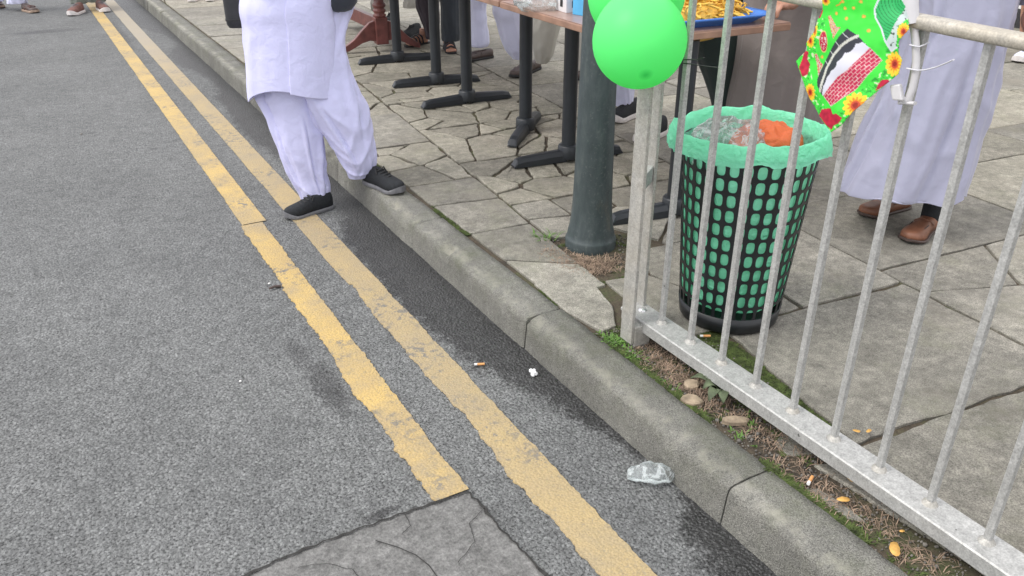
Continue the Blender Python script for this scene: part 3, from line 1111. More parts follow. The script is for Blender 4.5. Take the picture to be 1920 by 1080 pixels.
def balloon(c, r, axis, label, seed=0):
    b = MB()
    prof = []
    for i in range(1, 30):
        th = math.pi * i / 30
        z = -math.cos(th)
        rr = math.sin(th) * (1 if z < 0 else 1 - .16 * z ** 2)
        prof.append((rr * r, z * r * (1 if z < 0 else 1.22)))
    b.lathe([(r * .02, -r * .9995)] + prof + [(r * .05, r * 1.235)], n=48)
    o = b.build('balloon', 'balloon', loc=c)
    q = Vector((0, 0, -1)).rotation_difference(Vector(axis).normalized())
    o.rotation_euler = q.to_euler()
    MB().lathe([(.006, r * 1.22), (.005, r * 1.26), (.008, r * 1.275), (.005, r * 1.29), (.016, r * 1.36), (.017, r * 1.365), (.004, r * 1.30)], n=14).build('neck', 'balloon', o)
    tag(o, label, 'balloon', 'green balloons')
    return o


def pxdepth(x, y, d):
    v = _ray(x, y)
    return _C + v * (d / F_PX)


c1 = pxdepth(1199, 77, 1.93)
rad1 = 88 * 1.93 / F_PX
down = (c1 - pxdepth(1210, 142, 1.93)).normalized()
ax = (pxdepth(1212, 146, 1.93) - c1) / rad1
ax = Vector(ax) + (_C - c1).normalized() * math.sqrt(max(.05, 1 - ax.length_squared))
balloon(c1, rad1, ax, 'round bright green balloon hanging in front of the railing end')
c2 = pxdepth(1193, -12, 2.09)
balloon(c2, 91 * 2.09 / F_PX, (0.2, -.3, -1), 'green balloon half hidden behind the front one')

# ------------------------------------------------------------------ tables
TZ = 0.84


def pedestal(parent, p, d, top):
    p = Vector((p[0], p[1], 0))
    d = Vector((d[0], d[1], 0)).normalized()
    n = Vector((-d.y, d.x, 0))
    z0 = K + .004
    MB().lathe([(.0335, z0 + .06), (.0335, top)], p, 28).build('column', 'black_metal', parent)
    MB().lathe([(.05, z0 + .012), (.052, z0 + .02), (.050, z0 + .068), (.046, z0 + .074), (.035, z0 + .076)], p, 28).build('collar', 'black_metal', parent)
    for s in (1, -1):
        rings = []
        for t, hh, ww in ((.02, .055, .030), (.10, .052, .029), (.24, .044, .027), (.275, .036, .026), (.292, .008, .024)):
            c = p + d * (s * t)
            pr = [(-1, 0), (-1, .55), (-.72, .92), (-.3, 1), (.3, 1), (.72, .92), (1, .55), (1, 0)]
            rings.append([c + n * (a * ww * s) + Vector((0, 0, z0 + b * hh)) for a, b in pr])
        MB().loft(rings, smooth=False).build('foot', 'black_metal', parent)


def G2(x, y):
    return at(x, y, K)


def table(x0, x1, y0, y1, rz, legs, label, mat='wood_top'):
    cx, cy = (x0 + x1) / 2, (y0 + y1) / 2
    t = empty('cafe_table', (0, 0, 0))
    tag(t, label, 'table', 'tables with black pedestals')
    sx, sy = (x1 - x0), (y1 - y0)
    rot = Matrix.Rotation(rz, 3, 'Z')
    MB().box((cx, cy, TZ - .0145), (sx, sy, .025), rz).build('table_edge', 'wood_edge', t, bevel=.003)
    MB().box((cx, cy, TZ - .0), (sx - .006, sy - .006, .006), rz).build('table_top', mat, t)
    fr = MB()
    fr.box(Vector((cx, cy, TZ - .04)), (sx * .55, .05, .02), rz).box(Vector((cx, cy, TZ - .041)), (.05, sy * .8, .02), rz)
    fr.build('under_frame', 'black_metal', t)
    for p, d in legs:
        pedestal(t, p, d, TZ - .04)
    return t


L1, L2, L3, L4, L5, L6 = G2(746, 116), G2(819, 158), G2(876, 193), G2(985, 247), G2(1065, 300), G2(1263, 402)
dd = lambda a, b: (G2(*b) - G2(*a)).xy
T1 = table(1.785, 2.525, 2.265, 3.27, R(-3), [(L6.xy, dd((1145, 408), (1250, 392))), (L5.xy, dd((967, 312), (1065, 298)))], 'brown topped table behind the pole carrying the noodle tray')
T2 = table(1.845, 2.585, 3.295, 4.56, R(-2.5), [(L4.xy, dd((962, 277), (1008, 222))), (L3.xy, dd((797, 203), (958, 182)))], 'table on black pedestals next to the one by the pole')
T3 = table(1.90, 2.64, 4.60, 5.86, R(-2), [(L2.xy, dd((744, 164), (896, 152))), (L1.xy, dd((678, 119), (803, 109)))], 'black pedestal table beside the mahogany table')

# mahogany trestle table
mt = empty('mahogany_table', (0, 0, 0))
tag(mt, 'reddish mahogany table with turned posts and curved feet', 'table')
A_ = Vector((2.315, 6.10, K))
B_ = Vector((2.36, 7.25, K))
for pc in (A_, B_):
    blk = MB().box(pc + Vector((0, 0, .155)), (.095, .095, .20), R(-6)).build('base_block', 'mahogany', mt, bevel=.006)
    MB().lathe([(.045, .255), (.05, .262), (.05, .272), (.038, .28), (.046, .29), (.05, .3), (.046, .31), (.036, .318), (.048, .328), (.052, .34), (.046, .352), (.038, .36),
                (.036, .38), (.043, .43), (.052, .5), (.055, .58), (.048, .66), (.04, .70), (.05, .715), (.05, .73), (.03, .74)], pc, 24).build('turned_post', 'mahogany', mt)
    for s in (-1, 1):
        d = Vector((s * .985, -.17 * s * (1 if pc is A_ else 1), 0))
        rings = []
        for t, zt, hh in ((.03, .235, .16), (.09, .215, .13), (.15, .16, .09), (.21, .10, .062), (.26, .065, .05), (.30, .042, .036)):
            c = pc + d * t
            n = Vector((-d.y, d.x, 0)).normalized() * .025
            rings.append([c - n + Vector((0, 0, max(.002, zt - hh))), c + n + Vector((0, 0, max(.002, zt - hh))), c + n + Vector((0, 0, zt)), c - n + Vector((0, 0, zt))])
        MB().loft(rings, smooth=False).build('curved_foot', 'mahogany', mt, bevel=.005)
mid = (A_ + B_) / 2
MB().box(mid + Vector((0, 0, .19)), (.05, 1.05, .10), R(-2.2)).build('stretcher', 'mahogany', mt, bevel=.004)
MB().box(mid + Vector((0, 0, .735)), (.8, 1.7, .03), R(-2.2)).build('table_top', 'mahogany', mt, bevel=.004)

# ------------------------------------------------------------------ food and packages on the near table
ZT = TZ + .003
tray = empty('blue_tray', (2.19, 2.48, ZT), R(-4))
tag(tray, 'bright blue plastic tray of yellow noodles on the table edge', 'tray')
m = MB()


def rrect(hx, hy, r, z, n=6):
    out = []
    for cx, cy, a0 in ((hx - r, hy - r, 0), (-hx + r, hy - r, 90), (-hx + r, -hy + r, 180), (hx - r, -hy + r, 270)):
        for k in range(n + 1):
            a = R(a0 + 90 * k / n)
            out.append((cx + r * math.cos(a), cy + r * math.sin(a), z))
    return out


m.loft([rrect(.205, .145, .05, .004), rrect(.215, .155, .055, .006), rrect(.245, .185, .065, .032), rrect(.262, .202, .075, .036), rrect(.264, .204, .075, .030), rrect(.245, .19, .065, .024), rrect(.214, .157, .055, .0), ], cap0=True, cap1=True)
m.build('dish', 'blue_tray', tray)
nd = MB()
nd.ball((0, 0, .0), (.21, .155, .09), 24, 10)
rn = random.Random(3)
for i in range(420):
    a, rr = rn.uniform(0, 6.28), math.sqrt(rn.random())
    x, y = .215 * rr * math.cos(a), .16 * rr * math.sin(a)
    z = .025 + .095 * (1 - rr * rr) + rn.uniform(-.012, .012)
    p = Vector((x, y, z))
    pts_ = [p.copy()]
    d = Vector((rn.uniform(-1, 1), rn.uniform(-1, 1), rn.uniform(-.3, .4))).normalized()
    for k in range(5):
        d = (d + Vector((rn.uniform(-.9, .9), rn.uniform(-.9, .9), rn.uniform(-.5, .4)))).normalized()
        p = p + d * .013
        pts_.append(p.copy())
    nd.tube(pts_, .0042, 5)
noo = tag(nd.build('noodles', 'noodle', loc=(2.19, 2.48, ZT + .008)), 'heap of yellow fried noodles in the blue tray', 'food', kind='stuff')
fo = MB()
fo.loft([[(.02 * i - .04, .03 * j - .045, .006 * nz(i * 1.3, j * 2.1) + .02) for j in range(5)] for i in range(5)], closed=False, cap0=False, cap1=False)
tag(fo.build('foil_sheet', 'rivet', loc=(2.405, 2.50, ZT + .02), solid=.001), 'crinkled silver foil sheet at the end of the noodle tray', 'foil')

bx = empty('white_carton', at(1077, 24, ZT), R(-8))
tag(bx, 'small white carton with a black arch printed on it', 'carton')
MB().box((.0, .05, .045), (.075, .1, .09)).build('body', 'white_box', bx, bevel=.002)
ar = MB()
ar.add([(-.012, -.0012, .02), (.012, -.0012, .02), (.012, -.0012, .042), (.009, -.0012, .052), (0, -.0012, .058), (-.009, -.0012, .052), (-.012, -.0012, .042)], [tuple(range(7))])
ar.build('arch_print', 'black_ink', bx)
ar = MB()
ar.add([(-.0388, .032, .02), (-.0388, .056, .02), (-.0388, .056, .042), (-.0388, .053, .052), (-.0388, .044, .058), (-.0388, .035, .052), (-.0388, .032, .042)], [tuple(range(6, -1, -1))])
ar.build('arch_print', 'black_ink', bx)
bx = empty('blue_carton', at(1092, 30, ZT) + Vector((.025, 0, 0)), R(12))
tag(bx, 'small light blue and white carton beside the white carton', 'carton')
MB().box((.0, .03, .05), (.05, .06, .10)).build('body', 'cyan_box', bx, bevel=.002)
st = MB()
for k in range(7):
    st.box((-.02 + .0065 * k, -.0008, .018), (.004, .0012, .006))
st.build('pink_lettering', 'pink_ink', bx)
em = MB()
for k in range(8):
    a = 2 * math.pi * k / 8
    em.box((-.006 + .010 * math.cos(a), -.0008, .065 + .010 * math.sin(a)), (.005, .0012, .005))
em.box((-.006, -.0008, .065), (.007, .0012, .007))
em.build('rosette_print', 'white_box', bx)
MB().box((.020, -.0006, .06), (.008, .0012, .02)).build('white_panel', 'white_box', bx)
cb = crumple(at(1020, 5, ZT + .03) + Vector((.02, .06, .0)), (.11, .09, .05), 14.0, 'clear', 'plastic_bag', 'clear plastic bag lying on the table beside the cartons', 'bag')
dsh = empty('blue_dish', at(985, -6, ZT) + Vector((.05, .08, 0)))
tag(dsh, 'blue dish at the edge of the table behind the cartons', 'dish')
MB().lathe([(.06, 0), (.08, .004), (.105, .028), (.11, .03), (.104, .026), (.075, .008)], n=32).build('bowl', 'blue_tray', dsh)

# ------------------------------------------------------------------ people


def catmull(a, b, c, d, t):
    return 0.5 * ((2 * b) + (c - a) * t + (2 * a - 5 * b + 4 * c - d) * t * t + (3 * b - a - 3 * c + d) * t ** 3)


def garment(rings, seed, fold=0.05, wrinkle=0.0, freq=2.2, n=72, per=6, creases=0, camp=.09, crisp=0.0, cdir=.5, cuff=0.0, arc=None, grow=1.0, hemwave=0.0, hem=None):
    """rings: (centre, rx, ry, axis angle); returns MB lofted from first to last with cloth folds."""
    N_ = len(rings)
    fine = []
    for i in range(N_ - 1):
        for k in range(per):
            t = k / per
            q = [rings[max(0, min(N_ - 1, i + o))] for o in (-1, 0, 1, 2)]
            c = Vector([catmull(*[r[0][ax_] for r in q], t) for ax_ in range(3)])
            fine.append((c, catmull(*[r[1] for r in q], t), catmull(*[r[2] for r in q], t), q[1][3] + (q[2][3] - q[1][3]) * t))
    fine.append(rings[-1])
    rc = random.Random(int(seed * 100))
    crs = [(rc.uniform(0, 6.28), rc.uniform(-1.3, 1.3), rc.uniform(.05, .16), rc.uniform(.35, 1), rc.uniform(.1, .9), rc.uniform(.15, .45)) for _ in range(creases)]
    m = MB()
    out = []
    lo, hi = arc if arc else (0, 2 * math.pi)
    cnt = n if arc is None else n + 1
    for i, (c, rx, ry, an) in enumerate(fine):
        s = i / (len(fine) - 1)
        ring = []
        for k in range(cnt):
            th = lo + (hi - lo) * k / n
            ct, st = math.cos(th), math.sin(th)
            p = nz(ct * freq + seed, st * freq, c.z * 1.6 + s)
            q = nz(ct * freq * 2.1, st * freq * 2.1 + seed, c.z * 2.4)
            rr = 1 + fold * (.5 + .9 * s) * (1.6 * (0.35 - abs(p)) + 0.7 * q)
            if wrinkle:
                ww = max(0, 1 - abs(1 - s) / 0.30) + 0.25
                rr += wrinkle * ww * (1.3 * (0.3 - abs(nz(ct * 1.4 + seed, st * 1.4, c.z * 17))) + .5 * nz(ct * 3, st * 3 + seed, c.z * 34))
            if crisp:
                pv = (ct * rx * 8 + seed, st * rx * 8 + c.z * cdir * 4, c.z * 3.2)
                wv_ = .6 * nz(pv[0] * .7, pv[1] * .7, pv[2] * .7 + 4)
                rr += crisp / max(rx, .03) * ((1 - min(1, abs(nz(pv[0] + wv_, pv[1] + wv_, pv[2])) * 1.6)) ** 3 - .35)
            for t0, sl, sg, dp, s0, sw in crs:
                e = (s - s0) / sw
                if abs(e) < 1:
                    dth = (th - t0 - sl * (s - s0) + math.pi) % (2 * math.pi) - math.pi
                    rr += camp * dp * (1 - e * e) * (math.exp(-(dth / sg) ** 2) - .8 * math.exp(-((dth - sg * 1.5) / (sg * .6)) ** 2))
            x, y = rx * rr * grow * ct, ry * rr * grow * st
            zz = c.z + (hemwave * nz(ct * 1.7 + seed, st * 1.7, 2) if s > .97 else 0)
            if hem and s > .6:
                zz += hem(th) * (s - .6) / .4
            ring.append((c.x + x * math.cos(an) - y * math.sin(an), c.y + x * math.sin(an) + y * math.cos(an), zz))
        out.append(ring)
    m.loft(out, cap0=False, cap1=False, closed=arc is None)
    return m


CA = -YAW                                  # ring axis along the picture plane


def row(xl, xr, y, base, ratio=0.9):
    a, b = upr(xl, y, base), upr(xr, y, base)
    rx = (b - a).length / 2
    return ((a + b) / 2, rx, rx * ratio, CA)


def ring(x, y, z, rx, ry, an=CA):
    return (Vector((x, y, z)), rx, ry, an)


def body(root, hip, face, ankles, z0, hands=(None, None), paths=None, voxel=0.013, bare_feet=None, fingers=None, tall=1.0):
    f = Vector((face[0], face[1], 0)).normalized()
    s = Vector((-f.y, f.x, 0))
    m = MB()
    up = Vector((0, 0, 1))

    def limb(p, q, a, b, n=12):
        m.ball(p, a, n, 8)
        m.ball(q, b, n, 8)
        m.tube([p, q], [a, b], n)
    hp = Vector((hip[0], hip[1], z0 + .93 * tall))
    ch = hp + up * (.36 * tall) + f * .0
    nk = hp + up * (.55 * tall) + f * .01
    hd = hp + up * (.70 * tall) + f * .02
    for i, (t, a, b) in enumerate(((0, .16, .11), (.12, .145, .10), (.25, .15, .105), (.38, .165, .11), (.46, .15, .09), (.50, .08, .07))):
        c = hp + up * (t * tall)
        r_ = [c + s * (a * math.cos(k * math.pi / 8)) + f * (b * math.sin(k * math.pi / 8)) for k in range(16)]
        if i:
            m.loft([prev, r_], smooth=True)
        prev = r_
    m.ball(hp, (.15, .15, .11), 14, 8)
    limb(hp + up * .48 * tall, nk + up * .03, .06, .055)
    m.ball(hd + up * .03, (.077, .085, .10), 16, 12)
    m.ball(hd + f * .03 - up * .045, (.056, .06, .055), 12, 8)
    m.ball(hd + f * .098 - up * .005, (.013, .016, .02), 8, 6)
    for k in (-1, 1):
        m.ball(hd + s * (k * .078) - up * .005, (.013, .018, .03), 8, 6)
    for i, k in enumerate((1, -1)):
        if paths and i < len(paths) and paths[i]:
            pp = paths[i]
            m.tube([Vector(q[0]) for q in pp], [min(.075, q[1] * .55, q[2] * .55) for q in pp], 12)
            m.ball(pp[0][0], .07, 12, 8)
        an = Vector(ankles[i])
        hj = hp + s * (k * .085) - up * .05
        kn = hj.lerp(an, .52) + f * .03
        if not (paths and i < len(paths) and paths[i]):
            limb(hj, kn, .078, .052)
            limb(kn, an, .05, .036)
        if bare_feet:
            heel, toe = Vector(bare_feet[i][0]), Vector(bare_feet[i][1])
            d = (toe - heel).normalized()
            sd2 = Vector((-d.y, d.x, 0))
            m.tube([heel + up * .12 + d * .045, heel + up * .04 + d * .05], [.036, .036], 10)
            m.tube([heel + up * .035 + d * .03, heel + up * .04 + d * .10, heel + up * .03 + d * .19], [.034, .036, .03], 10)
            for q in range(5):
                o_ = sd2 * ((q - 2) * .017 * k)
                m.tube([heel + d * .18 + o_ * .8 + up * .022, heel + d * (.235 - .008 * abs(q - 1)) + o_ + up * .02], [.012, .010], 8)
                m.ball(heel + d * (.24 - .008 * abs(q - 1)) + o_ + up * .02, .0105, 8, 6)
    for i, k in enumerate((1, -1)):
        sh = hp + up * (.45 * tall) + s * (k * .175)
        hn = Vector(hands[i]) if hands[i] is not None else hp + s * (k * .27) - up * .08 + f * .03
        el = sh.lerp(hn, .52) - f * .05 + s * (k * .03) - up * .02
        limb(sh, el, .05, .04)
        limb(el, hn, .038, .026)
        if fingers and i == fingers[0]:
            d, nrm = fingers[1].normalized(), fingers[2].normalized()
            sd2 = d.cross(nrm)
            m.tube([hn, hn + d * .04, hn + d * .085], [.030, .040, .036], 12, flat=.5)
            m.ball(hn + d * .085, (.03, .03, .016), 10, 6)
            for q in range(4):
                a = hn + d * .08 + sd2 * ((q - 1.5) * .021)
                l_ = (.030, .034, .032, .025)[q]
                b2 = a + d * l_ + nrm * .006
                c2 = b2 + d * l_ * .55 - nrm * .018
                e2 = c2 + d * .004 - nrm * .02
                m.tube([a, b2, c2, e2], [.0098, .0092, .0085, .0072], 8)
                m.ball(e2, .0075, 8, 6)
            a = hn + d * .03 + sd2 * .032
            m.tube([a, a + d * .03 + sd2 * .02, a + d * .058 + sd2 * .018 - nrm * .012], [.0125, .011, .009], 8)
        else:
            dn = (hn - el).normalized()
            m.ball(hn + dn * .05, (.03, .03, .05), 10, 8)
            for q in range(4):
                a = hn + dn * .085 + f * ((q - 1.5) * .018)
                m.tube([a, a + dn * .035, a + dn * .06 - s * k * .015], [.0095, .009, .007], 8)
            m.tube([hn + dn * .03 + f * .03, hn + dn * .07 + f * .045], [.011, .009], 8)
    o = m.build('body', 'skin', root)
    rm = o.modifiers.new('skin', 'REMESH')
    rm.mode, rm.voxel_size, rm.use_smooth_shade = 'VOXEL', voxel, True
    h = MB()
    for i in range(5):
        pass
    h.ball(hd + up * .045 - f * .018, (.085, .088, .092), 16, 10, 2.0, .06)
    h.build('hair', 'hair', root)
    for k in (-1, 1):
        MB().ball(hd + f * .080 + s * (k * .031) + up * .022, .012, 8, 6).build('eye', 'black_ink', root)
    return hp, ch, nk, s, f


def top(root, hip, face, z0, mat, hands=(None, None), zlow=.86, tall=1.0, seed=1.0, name='shirt', grow=1.0):
    f = Vector((face[0], face[1], 0)).normalized()
    s = Vector((-f.y, f.x, 0))
    an = math.atan2(s.y, s.x)
    hp = Vector((hip[0], hip[1], z0 + .93 * tall))
    rr = [(zlow - .93, .20, .15), (.1, .185, .135), (.3, .195, .14), (.42, .19, .125), (.48, .12, .09), (.515, .07, .07)]
    garment([(hp + Vector((0, 0, z * tall)), a * grow, b * grow, an) for z, a, b in rr], seed, .04).build(name, mat, root, solid=.003)
    for i, k in enumerate((1, -1)):
        sh = hp + Vector((0, 0, .445 * tall)) + s * (k * .165)
        hn = Vector(hands[i]) if hands[i] is not None else hp + s * (k * .27) - Vector((0, 0, .08)) + f * .03
        el = sh.lerp(hn, .52) - f * .05 + s * (k * .03)
        m = MB()
        ps, rs = [], []
        for j in range(13):
            t = j / 12
            p = sh.lerp(el, t * 2) if t < .5 else el.lerp(hn, t * 2 - 1)
            ps.append(p)
            rs.append((.075 - .022 * t) * (1 + .07 * nz(t * 14, seed + k)))
        m.tube(ps[:-1], rs[:-1], 20, cap=False)
        m.build('sleeve', mat, root, solid=.003)


SH_T = [0, .02, .06, .13, .25, .38, .5, .62, .74, .84, .91, .96, .99, 1.0]


def shoe(root, heel, toe, style, L=0.285):
    heel, toe = Vector(heel), Vector(toe)
    d = Vector((toe.x - heel.x, toe.y - heel.y, 0)).normalized()
    pitch = math.atan2(toe.z - heel.z, L)
    ang = math.atan2(d.y, d.x)
    st = dict(trainer=('black_mesh', 'grey_rubber', .021, .09, 1), loafer=('brown_leather', 'dark_brown', .014, .062, 0), brown=('dark_brown', 'black_rubber', .018, .066, 0),
              runner=('russet', 'white_rubber', .028, .085, 1), walker=('dark_brown', 'tan_rubber', .026, .07, 2), pale=('pink', 'white_rubber', .026, .075, 1),
              white=('white_cloth2', 'white_rubber', .026, .08, 1), mono=('black_mesh', 'white_rubber', .028, .085, 1))[style]
    up_m, sole_m, sh, hh, kind = st
    sc = L / .285
    sh, hh = sh * sc, hh * sc
    W = [q * sc for q in (.010, .022, .030, .0345, .0355, .035, .036, .040, .0455, .045, .038, .027, .014, .003)]
    H = [.55, .85, .98, 1, 1.0, .98, .86, .76, .66, .58, .50, .42, .3, .2] if kind != 0 else [.6, .85, .95, .95, .9, .86, .86, .82, .76, .70, .62, .52, .36, .2]
    top_end = toe - d * L
    o = empty('shoe', (toe - d * L).xy.to_3d() + Vector((0, 0, heel.z)), ang, root)
    o.rotation_euler = (0, -pitch, ang)
    rings = []
    for t, w_, h_ in zip(SH_T, W, H):
        r_ = []
        spring = .012 * max(0, (t - .75) / .25) ** 2
        for k in range(13):
            a = math.pi * k / 12
            ca, sa = math.cos(a), math.sin(a)
            r_.append((t * L, math.copysign(abs(ca) ** .75, ca) * w_ * 1.05 + .006 * math.sin(t * 5) * 0, sh * .8 + spring + (hh * h_ - sh * .2) * abs(sa) ** .62))
        rings.append(r_)
    MB().loft(rings).build('upper', up_m, o)
    rings = []
    for t, w_ in zip(SH_T, W):
        spring = .014 * max(0, (t - .72) / .28) ** 2
        tz_ = sh * (1.0 + (.75 if kind == 1 else .15) * max(0, (t - .85) / .15)) + spring * .6
        wv = w_ * 1.05 + .006
        if t in (0, 1.0):
            wv = max(w_, .006)
        x = t * L + (.005 if t == 1 else (-.005 if t == 0 else 0))
        rings.append([(x, -wv, spring + .004), (x, -wv * .9, spring), (x, wv * .9, spring), (x, wv, spring + .004), (x, wv * 1.02, tz_ * .7 + spring * .3), (x, wv * .96, tz_), (x, -wv * .96, tz_), (x, -wv * 1.02, tz_ * .7 + spring * .3)])
    MB().loft(rings, smooth=False).build('sole', sole_m, o, bevel=.0)
    if kind == 1:
        m = MB()
        for j in range(4):
            t = .46 + .07 * j
            z = sh * .8 + (hh * (.92 - .085 * j) - sh * .2) + .003
            m.tube([(t * L, -.02, z - .006), (t * L + .006, 0, z + .002), (t * L, .02, z - .006)], .0035, 6)
        m.tube([(.44 * L, -.01, hh * .95 + .01), (.42 * L, -.022, hh + .012), (.47 * L, -.028, hh * .8 + .006)], .003, 6)
        m.tube([(.44 * L, .01, hh * .95 + .01), (.42 * L, .022, hh + .012), (.47 * L, .028, hh * .8 + .006)], .003, 6)
        m.build('laces', 'black_rubber' if style in ('trainer', 'mono') else 'grey_rubber', o)
    if kind == 0:
        m = MB()
        ps = [(L * (.60 + .33 * math.sin(math.pi * k / 16)), .030 * math.cos(math.pi * k / 16), sh * .8 + hh * (.70 - .20 * math.sin(math.pi * k / 16))) for k in range(17)]
        m.tube(ps, .0022, 6)
        m.build('seam', 'dark_brown', o)
        MB().tube([(L * .44, -.036, hh * .72), (L * .45, -.02, hh * .95), (L * .455, 0, hh * 1.02), (L * .45, .02, hh * .95), (L * .44, .036, hh * .72)], .005, 8, flat=.5).build('saddle_strap', up_m, o)
    if kind == 2:
        m = MB()
        for t in (.35, .55, .72):
            m.tube([(t * L, -.043, sh), (t * L + .01, -.025, hh * .95), (t * L + .012, .0, hh * 1.02), (t * L + .01, .025, hh * .95), (t * L, .043, sh)], .008, 8, flat=.4)
        m.build('straps', 'russet', o)
    return o


def sock(root, ankle, heel_toe_dir, mat='black_mesh'):
    a = Vector(ankle)
    MB().tube([a + Vector((0, 0, -.05)), a, a + Vector((0, 0, .10))], [.036, .036, .042], 14).build('sock', mat, root)


def lace_up(root, pxheel, pxtoe, z, style, L=.285):
    h, t = at(*pxheel, z), at(*pxtoe, z)
    d = (t - h).normalized()
    shoe(root, t - d * L, t, style, L)
    return t - d * (L * .8) + Vector((0, 0, .09))


# --- the person stepping off the kerb
P1 = empty('person', (1.0, 3.35, 0))
P1.location = (0, 0, 0)
tag(P1, 'person in white long shirt and trousers with one black trainer on the kerb', 'person')
la = lace_up(P1, (628, 386), (536, 413), .0, 'trainer', .235)
ra = lace_up(P1, (672, 335), (754, 366), K, 'trainer', .25)
bl1, br1 = (0.955, 3.40), (1.165, 3.28)
Lr = [ring(1.0, 3.45, .97, .13, .13)] + [row(*q, bl1, .85) for q in ((470, 596, 90), (484, 600, 150), (497, 603, 195), (508, 607, 230), (519, 609, 265), (532, 611, 300), (545, 614, 330), (556, 619, 352), (563, 618, 366), (566, 614, 377))]
garment(Lr, 4.1, .06, .09, 1.2, n=130, per=9, creases=14, camp=.13, crisp=.010, cdir=.8, grow=.94).build('trousers_leg', 'white_cloth', P1, solid=.003)
Rr = [ring(1.1, 3.42, .97, .14, .13)] + [row(*q, br1, .85) for q in ((545, 650, 60), (548, 657, 120), (556, 672, 160), (570, 687, 195), (590, 694, 225), (611, 700, 255), (628, 705, 280), (638, 706, 298), (646, 702, 312), (650, 692, 324), (653, 686, 332))]
garment(Rr, 9.6, .06, .09, 1.2, n=130, per=9, creases=16, camp=.13, crisp=.011, cdir=-.9, grow=.95).build('trousers_leg', 'white_cloth', P1, solid=.003)
body(P1, (1.03, 3.42), (-.25, -1), [ra, la], .02, paths=[Rr, Lr], hands=((1.21, 3.24, 1.03), (.85, 3.38, 1.0)))
KBs = (1.03, 3.30)
hemf = lambda th: (.038) * math.exp(-(((th + math.pi) % (2 * math.pi) - math.pi + 1.75) / .75) ** 2) - .03 * math.exp(-((abs((th + math.pi) % (2 * math.pi) - math.pi) - math.pi) / .55) ** 2)
ktop = [ring(1.04, 3.42, 1.49, .07, .07), ring(1.04, 3.42, 1.44, .17, .11), ring(1.035, 3.42, 1.30, .205, .14), ring(1.03, 3.41, 1.1, .20, .15)]
kr = ktop + [row(*q, KBs, .55) for q in ((452, 626, 0), (456, 627, 50), (460, 628, 100), (463, 629, 150), (466, 630, 178))]
garment(kr, 2.0, .035, 0, 1.5, n=120, per=8, hem=hemf, creases=10, camp=.045, crisp=.005, cdir=.3).build('kurta', 'white_cloth', P1, solid=.003)
garment(kr[3:], 2.0, .03, 0, 1.5, n=50, per=8, creases=5, camp=.03, hem=lambda th: hemf(th) - .006, arc=(R(-84), R(-6)), grow=1.035).build('front_panel', 'white_cloth', P1, solid=.004)
for k, (hx, hy) in enumerate(((.82, 3.36), (1.27, 3.34))):
    sgn = -1 if k == 0 else 1
    MB().tube([(1.04 + sgn * .15, 3.42, 1.41), (1.04 + sgn * .22, 3.43, 1.25), (hx, hy + .03, 1.10), (hx, hy - .02, .98), (hx, hy - .03, .95)], [.07, .068, .062, .056, .055], 20, cap=False).build('sleeve', 'white_cloth', P1, solid=.003)
# bags this person carries
c0 = upr(437, -40, (0.83, 3.45))
bag = empty('shoulder_bag', (0, 0, 0))
tag(bag, 'black leather shoulder bag at the hip of the person in white', 'bag')
m = MB()
bot, tpz = upr(437, 50, (0.83, 3.45)).z, 1.12
ringsb = []
for z, s in ((bot, .86), (bot + .012, .97), (bot + .03, 1.0), (tpz - .03, 1.0), (tpz, .92)):
    ringsb.append([(x * s, y * s, z) for x, y, _ in rrect(.062, .045, .028, 0)])
m.loft(ringsb)
ob = m.build('bag_body', 'black_leather', bag)
ob.location = (c0.x + .012, c0.y, 0)
ob.rotation_euler = (0, 0, CA + .25)
MB().loft([[(x * s, y * s, z) for x, y, _ in rrect(.064, .047, .029, 0)] for z, s in ((bot + .028, 1.0), (bot + .034, 1.0))]).build('piping', 'black_ink', bag, loc=(c0.x + .012, c0.y, 0)).rotation_euler = (0, 0, CA + .25)
MB().tube([(c0.x, c0.y, tpz), (c0.x + .05, c0.y, 1.25), (1.0, 3.36, 1.46), (1.15, 3.44, 1.5), (1.12, 3.56, 1.3), (c0.x + .04, c0.y + .08, 1.15)], .012, 8, flat=.35).build('strap', 'black_leather', bag)
nb_ = empty('cloth_bag', (0, 0, 0))
tag(nb_, 'dark navy cloth bag held beside the white kurta', 'bag')
q1 = upr(638, 22, (1.20, 3.22))
m = MB()
ringsb = []
for t, a in ((0, .2), (.008, .62), (.03, .88), (.08, 1.0), (.16, .95), (.24, .6), (.30, .25)):
    ringsb.append([(q1.x + .082 * a * math.cos(2 * math.pi * k / 28) * (1 + .10 * nz(k * .9, t * 9)), q1.y + .05 * a * math.sin(2 * math.pi * k / 28), q1.z + t + .010 * nz(k * 1.4, 3)) for k in range(28)])
m.loft(ringsb).build('sack', 'navy', nb_)
MB().tube([(q1.x, q1.y, q1.z + .28), (q1.x + .03, q1.y, q1.z + .36), (q1.x + .04, q1.y + .02, q1.z + .28)], .008, 8).build('handle', 'navy', nb_)

